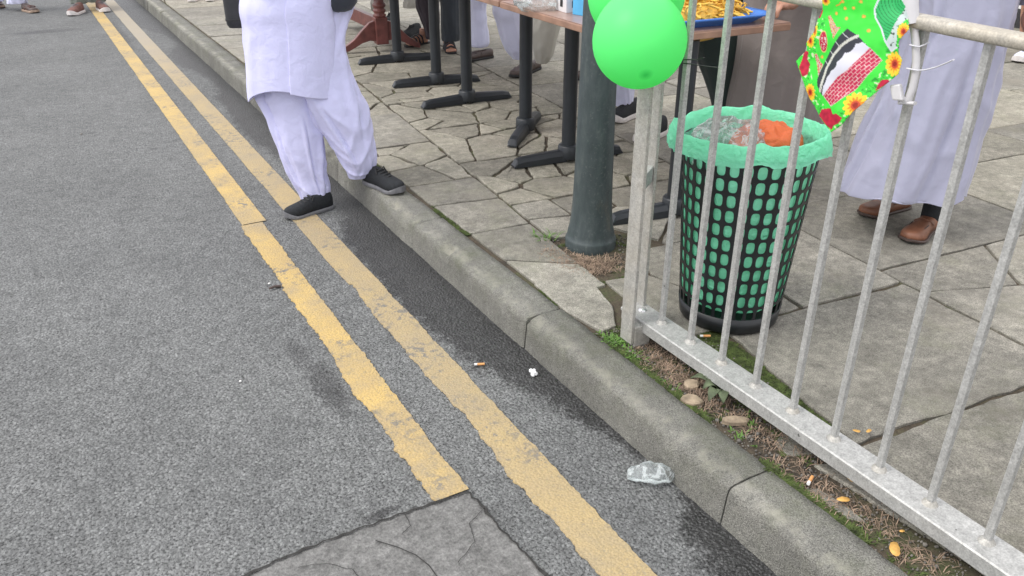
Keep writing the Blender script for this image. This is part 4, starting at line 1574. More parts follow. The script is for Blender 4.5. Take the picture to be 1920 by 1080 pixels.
# --- the person in the lavender robe
P2 = empty('person', (0, 0, 0))
tag(P2, 'person in long lavender grey robe and brown loafers behind the railing', 'person')
b2 = (2.74, 1.80)
a1 = lace_up(P2, (1775, 400), (1700, 458), K, 'loafer', .27)
a2 = lace_up(P2, (1735, 378), (1614, 408), K, 'loafer', .27)
for a_ in (a1, a2):
    sock(P2, a_, None, 'black_mesh')
body(P2, (2.78, 1.84), (-.7, -.7), [a1, a2], K)
rr_ = [ring(2.78, 1.84, 1.63, .07, .07), ring(2.78, 1.84, 1.56, .17, .11), ring(2.78, 1.84, 1.35, .215, .15)] + \
    [row(*q, b2, .8) for q in ((1712, 1896, 0), (1696, 1882, 60), (1676, 1866, 120), (1652, 1850, 190), (1628, 1830, 250), (1604, 1813, 305), (1588, 1801, 338), (1581, 1797, 354))]
garment(rr_, 6.3, .085, 0, 2.0, n=160, per=8, hemwave=.04, creases=14, camp=.10, crisp=.009, cdir=.25).build('robe', 'lavender', P2, solid=.003)
for k in (-1, 1):
    c = Vector((2.78, 1.84, 0)) + _r * (.20 * k)
    MB().tube([c + Vector((0, 0, 1.52)), c + _r * (.05 * k) + Vector((0, 0, 1.25)), c + _r * (.07 * k) + Vector((0, 0, 1.05)), c + _r * (.06 * k) - _fw * .03 + Vector((0, 0, .95))], [.075, .072, .068, .07], 20, cap=False).build('sleeve', 'lavender', P2, solid=.003)

# --- the person serving from the tray, taupe coat over dark trousers
P3 = empty('person', (0, 0, 0))
tag(P3, 'person in open taupe coat and dark trousers with a hand on the blue tray', 'person')
b3 = (2.78, 2.62)
hnd = at(1486, 6, TZ + .05)
LG1 = [ring(2.76, 2.72, 1.02, .10, .10), ring(2.70, 2.80, .9, .10, .10)] + [row(*q, (2.66, 2.80), .9) for q in ((1296, 1398, 50), (1306, 1394, 105), (1322, 1388, 150), (1334, 1384, 190), (1342, 1384, 235), (1348, 1386, 275))]
LG2 = [ring(2.84, 2.62, 1.02, .10, .10), ring(2.86, 2.6, .6, .075, .075), ring(2.87, 2.58, .2, .06, .06)]
body(P3, (2.80, 2.66), (-.8, -.5), [(2.66, 2.74, K + .09), (2.86, 2.58, K + .09)], K, paths=[LG2, LG1], hands=(hnd, None), voxel=.0068, fingers=(0, Vector((at(1432, 16, TZ + .045) - hnd)), Vector((0, 0, 1))))
shoe(P3, (2.74, 2.78, K), (2.50, 2.66, K), 'brown', .28)
shoe(P3, (2.92, 2.60, K), (2.68, 2.46, K), 'brown', .28)
garment(LG1, 3.3, .05, .05, 1.6).build('trousers_leg', 'dark_green', P3, solid=.003)
garment(LG2, 5.3, .05, .05, 1.6).build('trousers_leg', 'dark_green', P3, solid=.003)
garment([ring(2.80, 2.66, 1.63, .07, .07), ring(2.80, 2.66, 1.56, .17, .11), ring(2.80, 2.66, 1.38, .21, .15), ring(2.80, 2.66, 1.15, .20, .16)] + [row(*q, b3, .75) for q in ((1398, 1572, 0), (1390, 1566, 50), (1380, 1556, 110), (1370, 1545, 180), (1362, 1536, 250), (1356, 1530, 300))], 7.7, .06, 0, 1.9, n=120, crisp=.008, cdir=.3, creases=8).build('coat', 'taupe', P3, solid=.003)
MB().tube([Vector((2.66, 2.58, 1.52)), Vector((2.62, 2.50, 1.25)), hnd + (Vector((2.62, 2.5, 1.25)) - hnd) * .45, hnd + (Vector((2.62, 2.5, 1.25)) - hnd) * .12], [.075, .065, .058, .052], 20, cap=False).build('sleeve', 'cream_cloth', P3, solid=.003)
MB().tube([(2.96, 2.74, 1.52), (3.03, 2.78, 1.25), (3.02, 2.7, .98)], [.075, .07, .06], 20, cap=False).build('sleeve', 'taupe', P3, solid=.003)


def onlooker(label, hip, face, z0, legs, shoes, shirt, seed, voxel=.014, feet=None, tall=1.0, low=.86):
    """legs: list of (rows, base, material); shoes: list of (heel px, toe px, style, length)."""
    P = empty('person', (0, 0, 0))
    tag(P, label, 'person')
    an = []
    for h, t, stl, L in shoes:
        an.append(lace_up(P, h, t, z0, stl, L))
    if feet:
        an = [Vector(f_[0]) + Vector((0, 0, .08)) for f_ in feet]
    while len(an) < 2:
        an.append(an[0] + Vector((.1, .12, 0)))
    paths = []
    top(P, hip, face, z0, shirt, seed=seed, tall=tall, zlow=low)
    for i, (rows_, base, mt_) in enumerate(legs):
        rs = [row(*q, base, .9) for q in rows_]
        t0 = rs[0]
        hc = Vector((hip[0], hip[1], z0 + .95 * tall))
        c_ = t0[0].lerp(hc, .9)
        pre = [(c_, .11, .11, CA)]
        if hc.z - t0[0].z > .25:
            pre.append((t0[0].lerp(hc, .45), max(.085, t0[1]), max(.085, t0[2]), CA))
        paths.append(pre + rs)
        garment(pre + rs, seed + i * 3.1, .08, .09, 1.7, n=72, per=7, creases=8, crisp=.007, cdir=.6).build('trousers_leg', mt_, P, solid=.003)
    body(P, hip, face, an, z0, voxel=voxel, bare_feet=feet, tall=tall, paths=paths)
    return P


gp = lambda x, y: tuple(at(x, y, K).xy)
# white trousers, brown shoes
onlooker('person in white trousers and brown shoes between the black table columns', (2.93, 5.2), (-1, -.3), K,
         [([(882, 913, 0), (883, 911, 35), (880, 915, 62), (881, 916, 80), (884, 913, 87)], (2.92, 5.45), 'white_cloth2'),
          ([(924, 976, 12), (931, 980, 45), (941, 984, 78), (952, 986, 98), (962, 986, 110)], (2.92, 5.0), 'white_cloth2')],
         [((918, 108), (868, 116), 'brown', .27), ((1000, 128), (962, 148), 'brown', .27)], 'cream_cloth', 1.0)
# cream trousers, walking
onlooker('person in cream trousers walking behind the table near the pole', (2.98, 4.72), (-1, -.25), K,
         [([(1000, 1052, 25), (999, 1047, 60), (1000, 1041, 85), (1003, 1034, 105), (1006, 1026, 118)], (2.95, 4.78), 'cream_cloth'),
          ([(1060, 1100, 40), (1062, 1100, 90), (1068, 1098, 130)], (3.05, 4.45), 'cream_cloth')],
         [((1034, 118), (975, 142), 'brown', .27), ((1110, 140), (1062, 152), 'brown', .27)], 'cream_cloth', 2.0)
# sandals
f1 = [(at(838, 90, K), at(850, 104, K)), (at(803, 80, K), at(776, 86, K))]
PS = onlooker('person in dark trousers and black strapped sandals behind the tables', (2.82, 5.95), (-.5, -1), K,
              [([(826, 862, 0), (827, 862, 35), (829, 862, 60), (831, 860, 76)], (2.76, 5.86), 'slate'),
               ([(780, 824, 0), (788, 824, 30), (796, 822, 55), (799, 820, 72)], (2.74, 6.12), 'plum')], [], 'slate', 3.0, voxel=.008,
              feet=[(f1[0][0], f1[0][0] + (f1[0][1] - f1[0][0]).normalized() * .25), (f1[1][0], f1[1][0] + (f1[1][1] - f1[1][0]).normalized() * .25)])
for hh_, tt_ in f1:
    d = (tt_ - hh_).normalized()
    s_ = empty('sandal', hh_ + Vector((0, 0, .001)), math.atan2(d.y, d.x), PS)
    MB().prism([(0, -.03), (.1, -.032), (.2, -.045), (.25, -.03), (.262, 0), (.25, .03), (.2, .042), (.1, .032), (0, .03), (-.012, 0)], 0, .012).build('sole', 'black_rubber', s_)
    for x_, h_ in ((.10, .085), (.135, .08), (.165, .068), (.195, .05)):
        MB().tube([(x_, -.042, .012), (x_ + .005, -.032, h_ * .75), (x_ + .008, 0, h_), (x_ + .005, .032, h_ * .75), (x_, .042, .012)], .0085, 8, flat=.35).build('strap', 'black_leather', s_)
# dark trainers further back
onlooker('person in a cream robe and black trainers behind the mahogany table', (2.86, 6.75), (-.6, -.8), K,
         [([(757, 788, -6), (756, 788, 4), (757, 786, 14)], (2.80, 6.7), 'cream_cloth'), ([(697, 735, -6), (696, 735, 8), (698, 733, 20)], (2.7, 7.1), 'cream_cloth')],
         [((797, 62), (757, 78), 'trainer', .30), ((745, 40), (722, 50), 'trainer', .28)], 'cream_cloth', 4.0)
# behind the pole
onlooker('person in white trousers and black trainers with pale soles right behind the pole', (2.83, 3.62), (-1, -.2), K,
         [([(1140, 1190, 80), (1144, 1189, 130), (1150, 1188, 170), (1156, 1186, 198)], (2.80, 3.62), 'white_cloth2'),
          ([(1196, 1240, 80), (1198, 1236, 140), (1202, 1232, 200), (1206, 1230, 232)], (2.72, 3.30), 'white_cloth2')],
         [((1200, 212), (1146, 232), 'mono', .28), ((1240, 250), (1196, 272), 'mono', .28)], 'slate', 5.0)
# two men far up the road, one child-size pair of pink shoes, one white trainer at the right edge
onlooker('distant person on the road in white with brown strapped shoes', (-.12, 10.75), (.5, -1), 0,
         [([(12, 52, -30), (14, 50, -10), (16, 48, 6)], (-.1, 10.7), 'white_cloth2'), ([(-30, 8, -30), (-28, 6, -10), (-26, 4, 2)], (-.3, 10.9), 'white_cloth2')],
         [((24, 16), (69, 25), 'walker', .28), ((-18, 10), (4, 16), 'walker', .28)], 'white_cloth2', 6.0)
onlooker('distant person in grey green trousers and russet trainers on the yellow line', (.62, 10.4), (-.1, -1), 0,
         [([(130, 166, -40), (132, 164, -14), (134, 162, 6)], (.52, 10.3), 'olive'), ([(166, 198, -40), (166, 197, -14), (167, 196, 3)], (.66, 10.5), 'olive')],
         [((168, 18), (133, 31), 'runner', .30), ((170, 11), (200, 24), 'runner', .29)], 'olive', 7.0)
onlooker('distant person on the pavement in pink and white trainers', (1.86, 10.15), (0, -1), K,
         [([(360, 384, -40), (361, 383, -10), (362, 382, -3)], (1.8, 10.1), 'pink'), ([(390, 414, -40), (391, 413, -10), (392, 412, -3)], (1.95, 10.0), 'pink')],
         [((374, -4), (358, 5), 'pale', .22), ((404, -4), (392, 4), 'pale', .22)], 'pink', 8.0, tall=.8)
onlooker('person at the right edge in white trainers', (6.35, 3.5), (-1, .1), K,
         [([(1925, 1965, 20), (1926, 1962, 60), (1930, 1960, 88)], (6.3, 3.45), 'slate')],
         [((1962, 100), (1905, 118), 'white', .28)], 'slate', 9.0)

# ------------------------------------------------------------------ printed bunting flag on the railing


def inpoly(x, y, P):
    c = False
    j = len(P) - 1
    for i in range(len(P)):
        if (P[i][1] > y) != (P[j][1] > y) and x < (P[j][0] - P[i][0]) * (y - P[i][1]) / (P[j][1] - P[i][1]) + P[i][0]:
            c = not c
        j = i
    return c


OUT = [(262, -120), (258, 0), (262, 60), (215, 160), (200, 250), (120, 350), (128, 400), (40, 495), (100, 640), (170, 800), (270, 940), (390, 1065), (500, 1000), (590, 900), (740, 740),
       (880, 600), (905, 480), (880, 430), (890, 330), (960, 240), (945, 150), (915, 0), (900, -120)]
ROSES = [[(265, 930), (290, 880), (390, 865), (415, 915), (450, 905), (510, 940), (470, 985), (420, 1005), (400, 1040), (340, 1000)],
         [(70, 550), (95, 470), (110, 410), (145, 420), (135, 480), (160, 520), (150, 600), (105, 625)], [(215, 140), (225, 90), (255, 55), (264, 90), (240, 150)],
         [(730, 735), (745, 680), (770, 645), (815, 640), (820, 665), (780, 695)]]
SUNF = [(605, 840, 100, 105), (850, 520, 62, 105), (920, 255, 48, 72), (182, 745, 52, 74), (165, 330, 42, 60), (208, 250, 22, 60), (300, 5, 50, 40)]
BRICK = [(310, 770), (380, 685), (450, 610), (530, 560), (690, 380), (770, 485), (595, 720), (390, 855)]
DARK = [(245, 640), (262, 590), (300, 510), (380, 380), (450, 290), (520, 225), (600, 280), (662, 350), (690, 385), (300, 765), (255, 690)]
WHITE = [(300, 765), (322, 665), (352, 610), (420, 520), (500, 430), (580, 330), (600, 300), (660, 350), (690, 385), (530, 562), (450, 612), (380, 690), (312, 772)]
TEETH = [(545, 372, 30, 58, -.7), (452, 440, 38, 50, -.7), (398, 520, 34, 54, -.8), (350, 585, 22, 46, -.6), (320, 655, 15, 36, -.4), (620, 318, 40, 22, .5)]
BAND = [(285, 730), (300, 660), (335, 545), (400, 440), (470, 365), (540, 315), (602, 285)]
GRID = [(735, 0), (890, 0), (925, 60), (880, 130), (830, 260), (800, 330), (765, 240), (715, 140), (710, 70)]
PALE = [(880, 0), (918, 0), (945, 150), (880, 210), (870, 370), (830, 415), (795, 340), (830, 270), (870, 120)]
MINA = [[(318, 132), (345, 122), (400, 188), (420, 212), (462, 212), (392, 312), (384, 272), (360, 230)], [(198, 440), (222, 432), (258, 505), (290, 522), (250, 618), (238, 575)]]
DOTS = [(635, 130), (505, 145), (675, 245), (405, 105), (620, 10), (485, 65), (275, 460), (560, 60), (470, 10)]


def seg_d(x, y, P):
    best = 1e9
    for a, b in zip(P, P[1:]):
        dx, dy = b[0] - a[0], b[1] - a[1]
        t = max(0, min(1, ((x - a[0]) * dx + (y - a[1]) * dy) / (dx * dx + dy * dy)))
        best = min(best, math.hypot(x - a[0] - t * dx, y - a[1] - t * dy))
    return best


GREEN, LIME, RED, YEL, ORA, MAR = (.055, .78, .06), (.10, .88, .10), (.70, .022, .075), (.93, .70, .05), (.88, .28, .02), (.35, .02, .01)
INK, WHT, BRK = (.055, .058, .075), (.80, .80, .88), (.62, .025, .10)


def print_colour(x, y):
    n = nz(x * .02, y * .02)
    edge_d = seg_d(x, y, OUT)
    for P in ROSES:
        if inpoly(x, y, P):
            k = .82 + .35 * nz(x * .03, y * .03, 5)
            return tuple(c * k for c in RED)
    for cx, cy, a, b in SUNF:
        dx, dy = (x - cx) / a, (y - cy) / b
        r_ = math.hypot(dx, dy)
        th = math.atan2(dy, dx)
        lim = .78 + .22 * abs(math.sin(th * 6))
        if r_ < lim:
            if r_ < .2:
                return MAR
            if r_ < .34:
                return (.62, .08, .03)
            return ORA if (r_ < .52 + .12 * math.sin(th * 12)) else YEL
    if inpoly(x, y, BRICK):
        u_, v_ = x * .716 - y * .698, x * .698 + y * .716
        row_ = math.floor(v_ / 25)
        uu = (u_ + (row_ % 2) * 21) % 42
        if v_ % 25 < 4.5 or uu < 4.5 or seg_d(x, y, BRICK + BRICK[:1]) < 3:
            return (.85, .62, .60)
        return BRK
    if seg_d(x, y, BAND) < 12:
        return (.72, .72, .66) if nz(x * .06, y * .06) > -.3 else (.5, .5, .42)
    for cx, cy, a, b, r_ in TEETH:
        dx, dy = x - cx, y - cy
        p, q = dx * math.cos(r_) - dy * math.sin(r_), dx * math.sin(r_) + dy * math.cos(r_)
        if (p / a) ** 2 + (q / b) ** 2 < 1 and (inpoly(x, y, WHITE) or inpoly(x, y, DARK)):
            return INK
    if inpoly(x, y, WHITE):
        return WHT
    if inpoly(x, y, DARK):
        for (ax_, ay_), (bx_, by_) in (((405, 320), (450, 365)), ((350, 395), (395, 440)), ((470, 250), (530, 300)), ((305, 480), (345, 520))):
            if seg_d(x, y, [(ax_, ay_), (bx_, by_)]) < 4:
                return (.6, .6, .62)
        return INK
    e = ((x - 295) / 36) ** 2 + ((y - 335) / 80) ** 2
    if e < 1.25:
        if e > 1.0:
            return (.80, .62, .25)
        w_ = abs(nz(x * .055, y * .05, 8))
        return (.85, .75, .72) if (w_ < .10 and e < .72) else (.62, .02, .08)
    for P in MINA:
        if inpoly(x, y, P):
            k = nz(x * .09, y * .09, 3)
            return (.72, .06, .10) if k > .12 else ((.80, .62, .30) if k > -.12 else (.62, .50, .52))
    if seg_d(x, y, [(735, 0), (710, 70), (715, 140), (765, 240), (795, 335), (830, 415), (868, 385)]) < 6:
        return WHT
    if inpoly(x, y, GRID):
        q = math.hypot(x - 930, y - 10)
        return (.01, .22, .05) if q % 22 < 4 else (.04, .55, .16)
    if inpoly(x, y, PALE):
        return (.06, .10, .06) if nz(x * .05, y * .05, 6) > .34 else (.66, .76, .74)
    for cx, cy in DOTS:
        r_ = math.hypot(x - cx, y - cy)
        if r_ < 14:
            return (.92, .75, .12) if r_ < 6 else (.85, .42, .08)
    if seg_d(x, y, [(405, 45), (440, 30), (470, -5)]) < 5:
        return (.85, .35, .05)
    if edge_d < 90 and y > 150:
        k = nz(x * .035, y * .035, 11)
        if k > .30:
            return (.72, .86, .55)
        if k < -.28:
            return (.03, .42, .05)
        if abs(k) < .05:
            return (.05, .55, .06)
    k = .5 + .5 * n
    return tuple(a + (b - a) * k for a, b in zip(GREEN, LIME))


FX = 1.350


def flag_pt(x, y):
    v = _ray(1480 + x / 4.32, y / 4.32)
    p = _C + v * (FX / v.x)
    return p


step = 5.5
cols, rws = int(960 / step) + 1, int(1210 / step) + 1
idx, vs, cs, fs = {}, [], [], []
for j in range(rws):
    for i in range(cols):
        x, y = 20 + i * step, -130 + j * step
        if inpoly(x, y, OUT):
            idx[(i, j)] = len(vs)
            p = flag_pt(x, y)
            curl = .012 * math.sin(x * .007 + 1) + .006 * nz(x * .004, y * .005, 2) - .010 * ((y - 300) / 800)
            vs.append((p.x - .006 + min(.012, curl), p.y, p.z))
            cs.append(print_colour(x, y))
for (i, j), k in idx.items():
    q = [idx.get((i + 1, j)), idx.get((i + 1, j + 1)), idx.get((i, j + 1))]
    if None not in q:
        fs.append((k, q[2], q[1], q[0]))
me = bpy.data.meshes.new('bunting_flag')
me.from_pydata(vs, [], fs)
ca = me.color_attributes.new('print', 'FLOAT_COLOR', 'POINT')
ca.data.foreach_set('color', [c for q in cs for c in (*q, 1.0)])
me.polygons.foreach_set('use_smooth', [True] * len(me.polygons))
t = NT('printed_flag_cloth')
at_ = t.node('ShaderNodeVertexColor', layer_name='print')
t.fin(at_.outputs[0], 0.55, t.bump(t.noise(18, 3), .25, .006))
tr_ = t.node('ShaderNodeBsdfTranslucent')
t.link(at_.outputs[0], tr_.inputs[0])
mx_ = t.node('ShaderNodeMixShader')
mx_.inputs[0].default_value = .3
t.link(t.b.outputs[0], mx_.inputs[1])
t.link(tr_.outputs[0], mx_.inputs[2])
t.link(mx_.outputs[0], t.out.inputs[0])
me.materials.append(t.m)
fl = link(bpy.data.objects.new('bunting_flag', me))
sm_ = fl.modifiers.new('solid', 'SOLIDIFY')
sm_.thickness = .0012
tag(fl, 'green bunting flag printed with arches, red bricks and sunflowers on the railing', 'flag')

# white plastic bracket clipped to a bar, with its ties


def rp(x, y, X=1.375):
    v = _ray(x, y)
    return _C + v * (X / v.x)


br = empty('plastic_bracket', (0, 0, 0))
tag(br, 'white plastic hook bracket tied to the railing beside the flag', 'bracket')
arm = [rp(1706, -60), rp(1709, 0), rp(1713, 45), rp(1717, 80), rp(1718, 110), rp(1716, 140), rp(1711, 165), rp(1704, 184), rp(1698, 193)]
MB().tube(arm, [.0075] * 9, 12, flat=.7).build('arm', 'white_plastic', br)
MB().tube([rp(1704, -60, 1.37), rp(1706, 0, 1.37), rp(1709, 45, 1.37)], [.014, .0145, .013], 14).build('sleeve', 'white_plastic', br)
a, b = rp(1698, 190), rp(1678, 190, 1.36)
MB().tube([rp(1716, 194), rp(1700, 193), rp(1684, 192, 1.365)], .006, 10, flat=.6).build('base_strip', 'white_plastic', br)
hk = [rp(x, y, 1.355) for x, y in ((1667, 160), (1686, 158), (1692, 190), (1672, 188))]
bk = [p + Vector((.012, .002, 0)) for p in hk]
MB().add(hk + bk, [(0, 1, 2, 3), (7, 6, 5, 4), (0, 4, 5, 1), (1, 5, 6, 2), (2, 6, 7, 3), (3, 7, 4, 0)]).build('hook_plate', 'white_plastic', br, bevel=.003)
MB().tube([rp(1700, 190), rp(1692, 186, 1.368), rp(1686, 176, 1.365), rp(1682, 168, 1.362)], .006, 10).build('hook_web', 'white_plastic', br)


def tie(pts_, mat, label):
    o = MB().tube(pts_, .0022, 8, flat=.6).build('cable_tie', mat)
    tag(o, label, 'cable tie')


tie([rp(1700, 128, 1.366), rp(1720, 132, 1.366), rp(1735, 131, 1.385), rp(1755, 126, 1.38), rp(1775, 118, 1.37), rp(1788, 112, 1.36)], M['tie_white'], 'white cable tie with a long curling tail below the flag bracket')
tie([rp(1706, 84, 1.366), rp(1722, 88, 1.366), rp(1733, 84, 1.39), rp(1741, 79, 1.40)], M['tie_white'], 'short white cable tie around the bar higher on the bracket')
tie([rp(1276, 113, 1.38), rp(1284, 112, 1.382), rp(1295, 112, 1.39), rp(1308, 112, 1.40), rp(1320, 108, 1.40)], M['tie_black'], 'upper black cable tie on the bar beside the balloon')
tie([rp(1274, 117, 1.38), rp(1283, 119, 1.382), rp(1296, 120, 1.39), rp(1320, 124, 1.40), rp(1348, 127, 1.41)], M['tie_black'], 'lower black cable tie with a long tail beside the balloon')

# ------------------------------------------------------------------ litter


def drop(name, mb, mat, label, cat, loc, rz=0, group=None, **kw):
    o = mb.build(name, mat, loc=loc, **kw)
    o.rotation_euler = (random.uniform(-.1, .1), random.uniform(-.1, .1), rz)
    tag(o, label, cat, group)
    return o


def leaf_mb(s, sd, curl=.3):
    n = 14
    ring_ = []
    for k in range(n):
        a = 2 * math.pi * k / n
        r_ = s * (.62 + .38 * abs(math.cos(a)) + .18 * nz(math.cos(a) * 2 + sd, math.sin(a) * 2))
        ring_.append((r_ * math.cos(a), r_ * .72 * math.sin(a), s * curl * (.4 + .6 * nz(math.cos(a) + sd, math.sin(a)))))
    return MB().add([(0, 0, s * .05)] + ring_, [(0, 1 + k, 1 + (k + 1) % n) for k in range(n)], True)


LV = [((1513, 830), .016, 'yellow leaf on a concrete fragment under the railing'), ((1593, 902), .010, 'small orange leaf on the soil beside the railing'),
      ((1580, 941), .014, 'curled yellow leaf on the kerb side of the soil strip'), ((1676, 1035), .020, 'large pale yellow leaf at the bottom right'),
      ((1605, 812), .009, 'little yellow leaf at the slab edge nearer the bars'), ((1628, 812), .009, 'little yellow leaf at the slab edge further from the bars'),
      ((1322, 607), .016, 'reddish torn wrapper leaning at the foot of the bin'), ((1690, 1000), .006, 'tiny yellow leaf scrap near the large pale leaf')]
for i, (q, s, lb) in enumerate(LV):
    drop('fallen_leaf' if 'wrapper' not in lb else 'torn_wrapper', leaf_mb(s, i * 2.7), 'leaf' if 'wrapper' not in lb else 'orange', lb, 'leaf' if 'wrapper' not in lb else 'wrapper',
         at(*q, K + .005) + Vector((0, 0, .006)), i * 1.3, solid=.0006)


def butt(loc, rz, label, L=.022):
    o = empty('cigarette_butt', loc, rz)
    tag(o, label, 'cigarette butt')
    MB().tube([(0, 0, .004), (L, 0, .004)], .0039, 10).build('filter', 'filter', o)
    MB().tube([(-.009, 0, .004), (-.0002, 0, .004)], .0039, 10).build('paper_end', 'paper', o)


butt(at(895, 685, .002), R(-25), 'orange cigarette butt on the asphalt beside the yellow line')
butt(at(1318, 632, K), R(-30), 'cigarette butt on the slab in front of the bin')
butt(at(1517, 906, K), R(25), 'cigarette butt with white end in the soil under the railing')
fo_ = MB()
for k in range(14):
    fo_.ball((random.uniform(-.009, .009), random.uniform(-.008, .008), random.uniform(.004, .011)), random.uniform(.004, .007), 8, 6)
drop('foam_crumb', fo_, 'tissue', 'small white foam crumb on the wet asphalt by the kerb', 'crumb', at(1000, 702, .002))
pb = MB()
rg = []
for i in range(15):
    t_ = i / 14
    w_ = .006 + .026 * math.sin(math.pi * min(1, t_ * 1.1 + .05)) ** .6 + .006 * nz(t_ * 7)
    hgt = .010 + .012 * math.sin(math.pi * t_) + .006 * nz(t_ * 9, 4)
    rg.append([(-.065 + .13 * t_, w_ * math.cos(2 * math.pi * k / 20) * (1 + .2 * nz(k * .8, t_ * 6)), hgt * (1 + math.sin(2 * math.pi * k / 20) * (1 + .3 * nz(k * .9, t_ * 8, 2)))) for k in range(20)])
pb.loft(rg)
o = drop('clear_wrapper', pb, 'clear', 'crushed clear plastic wrapper lying against the kerb', 'wrapper', at(1225, 899, .003), R(-32))
drop('twig', MB().tube([(-.02, 0, .005), (0, .003, .007), (.022, -.003, .006)], [.004, .005, .006], 7), 'dark_brown', 'short dark twig on the road beside the yellow line', 'twig', at(515, 541, .002), R(10))
for i, (q, s, lb) in enumerate((((505, 533), .005, 'white pebble beside the short twig on the road'), ((451, 716), .004, 'tiny pale pebble on open asphalt left of the lines'), ((153, 252), .006, 'pale pebble on the far asphalt'),
                                ((1068, 622), .003, 'tiny pebble at the foot of the kerb'))):
    drop('pebble', MB().ball((0, 0, s * .6), (s, s * .8, s * .7), 8, 6, i * 3.0, .3), 'paper' if i != 2 else 'gravel', lb, 'pebble', at(*q, .001))
for i, (q, r_, lb) in enumerate((((1298, 752), (.030, .022, .007), 'flat tan stone among the weeds, nearer the post'), ((1378, 790), (.036, .017, .008), 'pointed tan stone among the weeds, nearer the camera'),
                                 ((1297, 722), (.024, .02, .006), 'pinkish stone half covered by dry grass'))):
    pg = [(r_[0] * math.cos(2 * math.pi * k / 9) * (1 + .45 * nz(k * 1.7, i * 9.1)), r_[1] * math.sin(2 * math.pi * k / 9) * (1 + .45 * nz(k * 1.3, i * 5.1, 3))) for k in range(9)]
    o = drop('stone', MB().prism(pg, -.004, .010, bev=.005), 'stone', lb, 'stone', at(*q, K - .004), R(-50 + 25 * i))

# ------------------------------------------------------------------ moss, gravel, weeds (nobody could count these)
rq = random.Random(12)


def strip_pt():
    y = rq.uniform(0.35, 1.72)
    x = rq.uniform(1.265, 1.36 + .10 * (y < 1.5) + .06 * (y < 1.2))
    return x, y


gv = MB()
for i in range(4200):
    x, y = strip_pt()
    if i % 3 == 0:
        x, y = rq.uniform(1.42, 1.60), rq.uniform(.9, 1.6)
        if x > 1.47 + .08 * (y - .9) + .03:
            continue
    if i % 7 == 0:
        a = rq.uniform(0, 6.28)
        x, y = 1.60 + math.cos(a) * rq.uniform(.1, .22), 2.22 + math.sin(a) * rq.uniform(.1, .18)
    s = rq.uniform(.0012, .0042) * (1.7 if rq.random() < .05 else 1)
    gv.ball((x, y, BED + s * .7), (s, s * rq.uniform(.6, 1), s * rq.uniform(.6, .9)), 6, 4)
tag(gv.build('gravel', 'gravel'), 'fine dark gravel and grit in the soil beside the kerb', 'gravel', kind='stuff')
ms = MB()


def tuft(m, x, y, z, n, spread, h, wdt, lean=1.0, curl=0.5):
    for _ in range(n):
        a, r_ = rq.uniform(0, 6.28), spread * math.sqrt(rq.random())
        p = Vector((x + r_ * math.cos(a), y + r_ * math.sin(a), z))
        b = rq.uniform(0, 6.28)
        d = Vector((math.cos(b) * lean, math.sin(b) * lean, 1)).normalized()
        L_ = h * rq.uniform(.5, 1.2)
        sd_ = Vector((-math.sin(b), math.cos(b), 0)) * wdt * rq.uniform(.6, 1.2)
        p1 = p + d * (L_ * .5)
        d2 = (d + Vector((math.cos(b), math.sin(b), -curl * 1.4)) * curl * 1.3).normalized()
        p2 = p1 + d2 * (L_ * .5)
        m.add([p - sd_, p + sd_, p1 + sd_ * .8, p1 - sd_ * .8, p2], [(0, 1, 2, 3), (3, 2, 4)], False)


for i in range(1500):                        # along the joint behind the kerb
    y = rq.uniform(.3, 6.0) if i % 2 else rq.uniform(.3, 2.6)
    if nz(y * 3.1, 7.7) < -.12:
        continue
    tuft(ms, 1.269 + rq.uniform(-.008, .012), y, BED, 9, .008, .018, .0021, 1.4, .4)
for i in range(800):
    x, y = strip_pt()
    if nz(x * 9, y * 5, 3) > .05:
        tuft(ms, x, y, BED, 8, .010, .012, .002, 1.5, .4)
for i in range(1100):                        # edge of the slab behind the bars
    y = rq.uniform(.9, 1.6)
    tuft(ms, 1.475 + .16 * (y - .9) + rq.uniform(-.05, .03), y, BED, 7, .010, .012, .002, 1.5, .4)
for i in range(260):                        # broken joints near the pole
    a = rq.uniform(0, 6.28)
    tuft(ms, 1.55 + .20 * math.cos(a), 2.15 + .17 * math.sin(a), BED, 5, .012, .012, .002, 1.4, .4)
tag(ms.build('moss', 'moss'), 'dark green moss along the joint behind the kerb', 'moss', kind='stuff')
dg = MB()
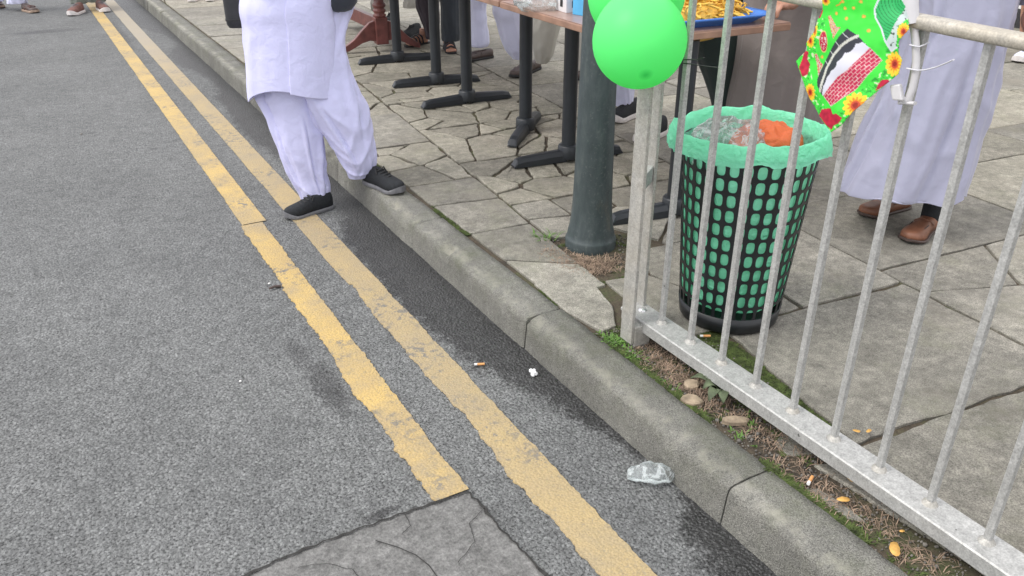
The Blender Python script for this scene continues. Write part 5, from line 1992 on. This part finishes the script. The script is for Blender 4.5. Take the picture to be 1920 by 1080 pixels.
for cx, cy, sx_, sy_, n in ((1.50, 2.17, .07, .10, 900), (1.56, 2.10, .09, .05, 500), (1.46, 2.28, .03, .05, 160), (1.345, 1.47, .05, .12, 760), (1.34, 1.30, .05, .12, 420), (1.35, 1.05, .05, .12, 260), (1.33, .72, .05, .15, 260), (1.30, .90, .02, .1, 160)):
    for _ in range(n // 4):
        x, y = rq.gauss(cx, sx_ * .6), rq.gauss(cy, sy_ * .6)
        if x < 1.268 or (Vector((x, y)) - pole_xy).length < .11:
            continue
        tuft(dg, x, y, BED, 4, .012, .045 if cy > 2 else .034, .0011, 1.6, .8)
tag(dg.build('dry_grass', 'dry'), 'matted brown dry grass at the pole base and under the railing', 'grass', kind='stuff')
gw = MB()
for cx, cy, n, h in ((1.292, 1.66, 40, .03), (1.30, 1.60, 12, .025), (1.285, 1.55, 8, .025), (1.50, 2.40, 8, .06), (1.545, 2.395, 5, .07), (1.295, 1.40, 5, .025), (1.30, 1.12, 6, .02), (1.36, 1.17, 6, .025)):
    for _ in range(n):
        tuft(gw, cx + rq.gauss(0, .012), cy + rq.gauss(0, .02), BED, 3, .008, h, .0026, 1.2, .5)
tag(gw.build('green_weeds', 'fresh'), 'small fresh green weeds at the foot of the railing post', 'weeds', kind='stuff')
wp = empty('weed_plant', (1.372, 1.285, BED))
tag(wp, 'drooping grey green broad leaved weed under the railing', 'plant')
for k in range(11):
    a = 2 * math.pi * k / 11 + rq.uniform(-.2, .2)
    L_ = rq.uniform(.05, .085)
    rgs = []
    for j in range(7):
        t_ = j / 6
        w_ = .016 * math.sin(math.pi * (t_ * .92 + .06)) ** .7
        r_ = L_ * t_
        z = .055 * math.sin(t_ * 2.4) * (1 - .2 * t_)
        sd_ = Vector((-math.sin(a), math.cos(a), 0)) * w_
        c = Vector((math.cos(a) * r_, math.sin(a) * r_, z))
        rgs.append([c - sd_ + Vector((0, 0, .004)), c, c + sd_ + Vector((0, 0, .004))])
    MB().loft(rgs, closed=False, cap0=False, cap1=False).build('leaf', 'weed', wp, solid=.0008)
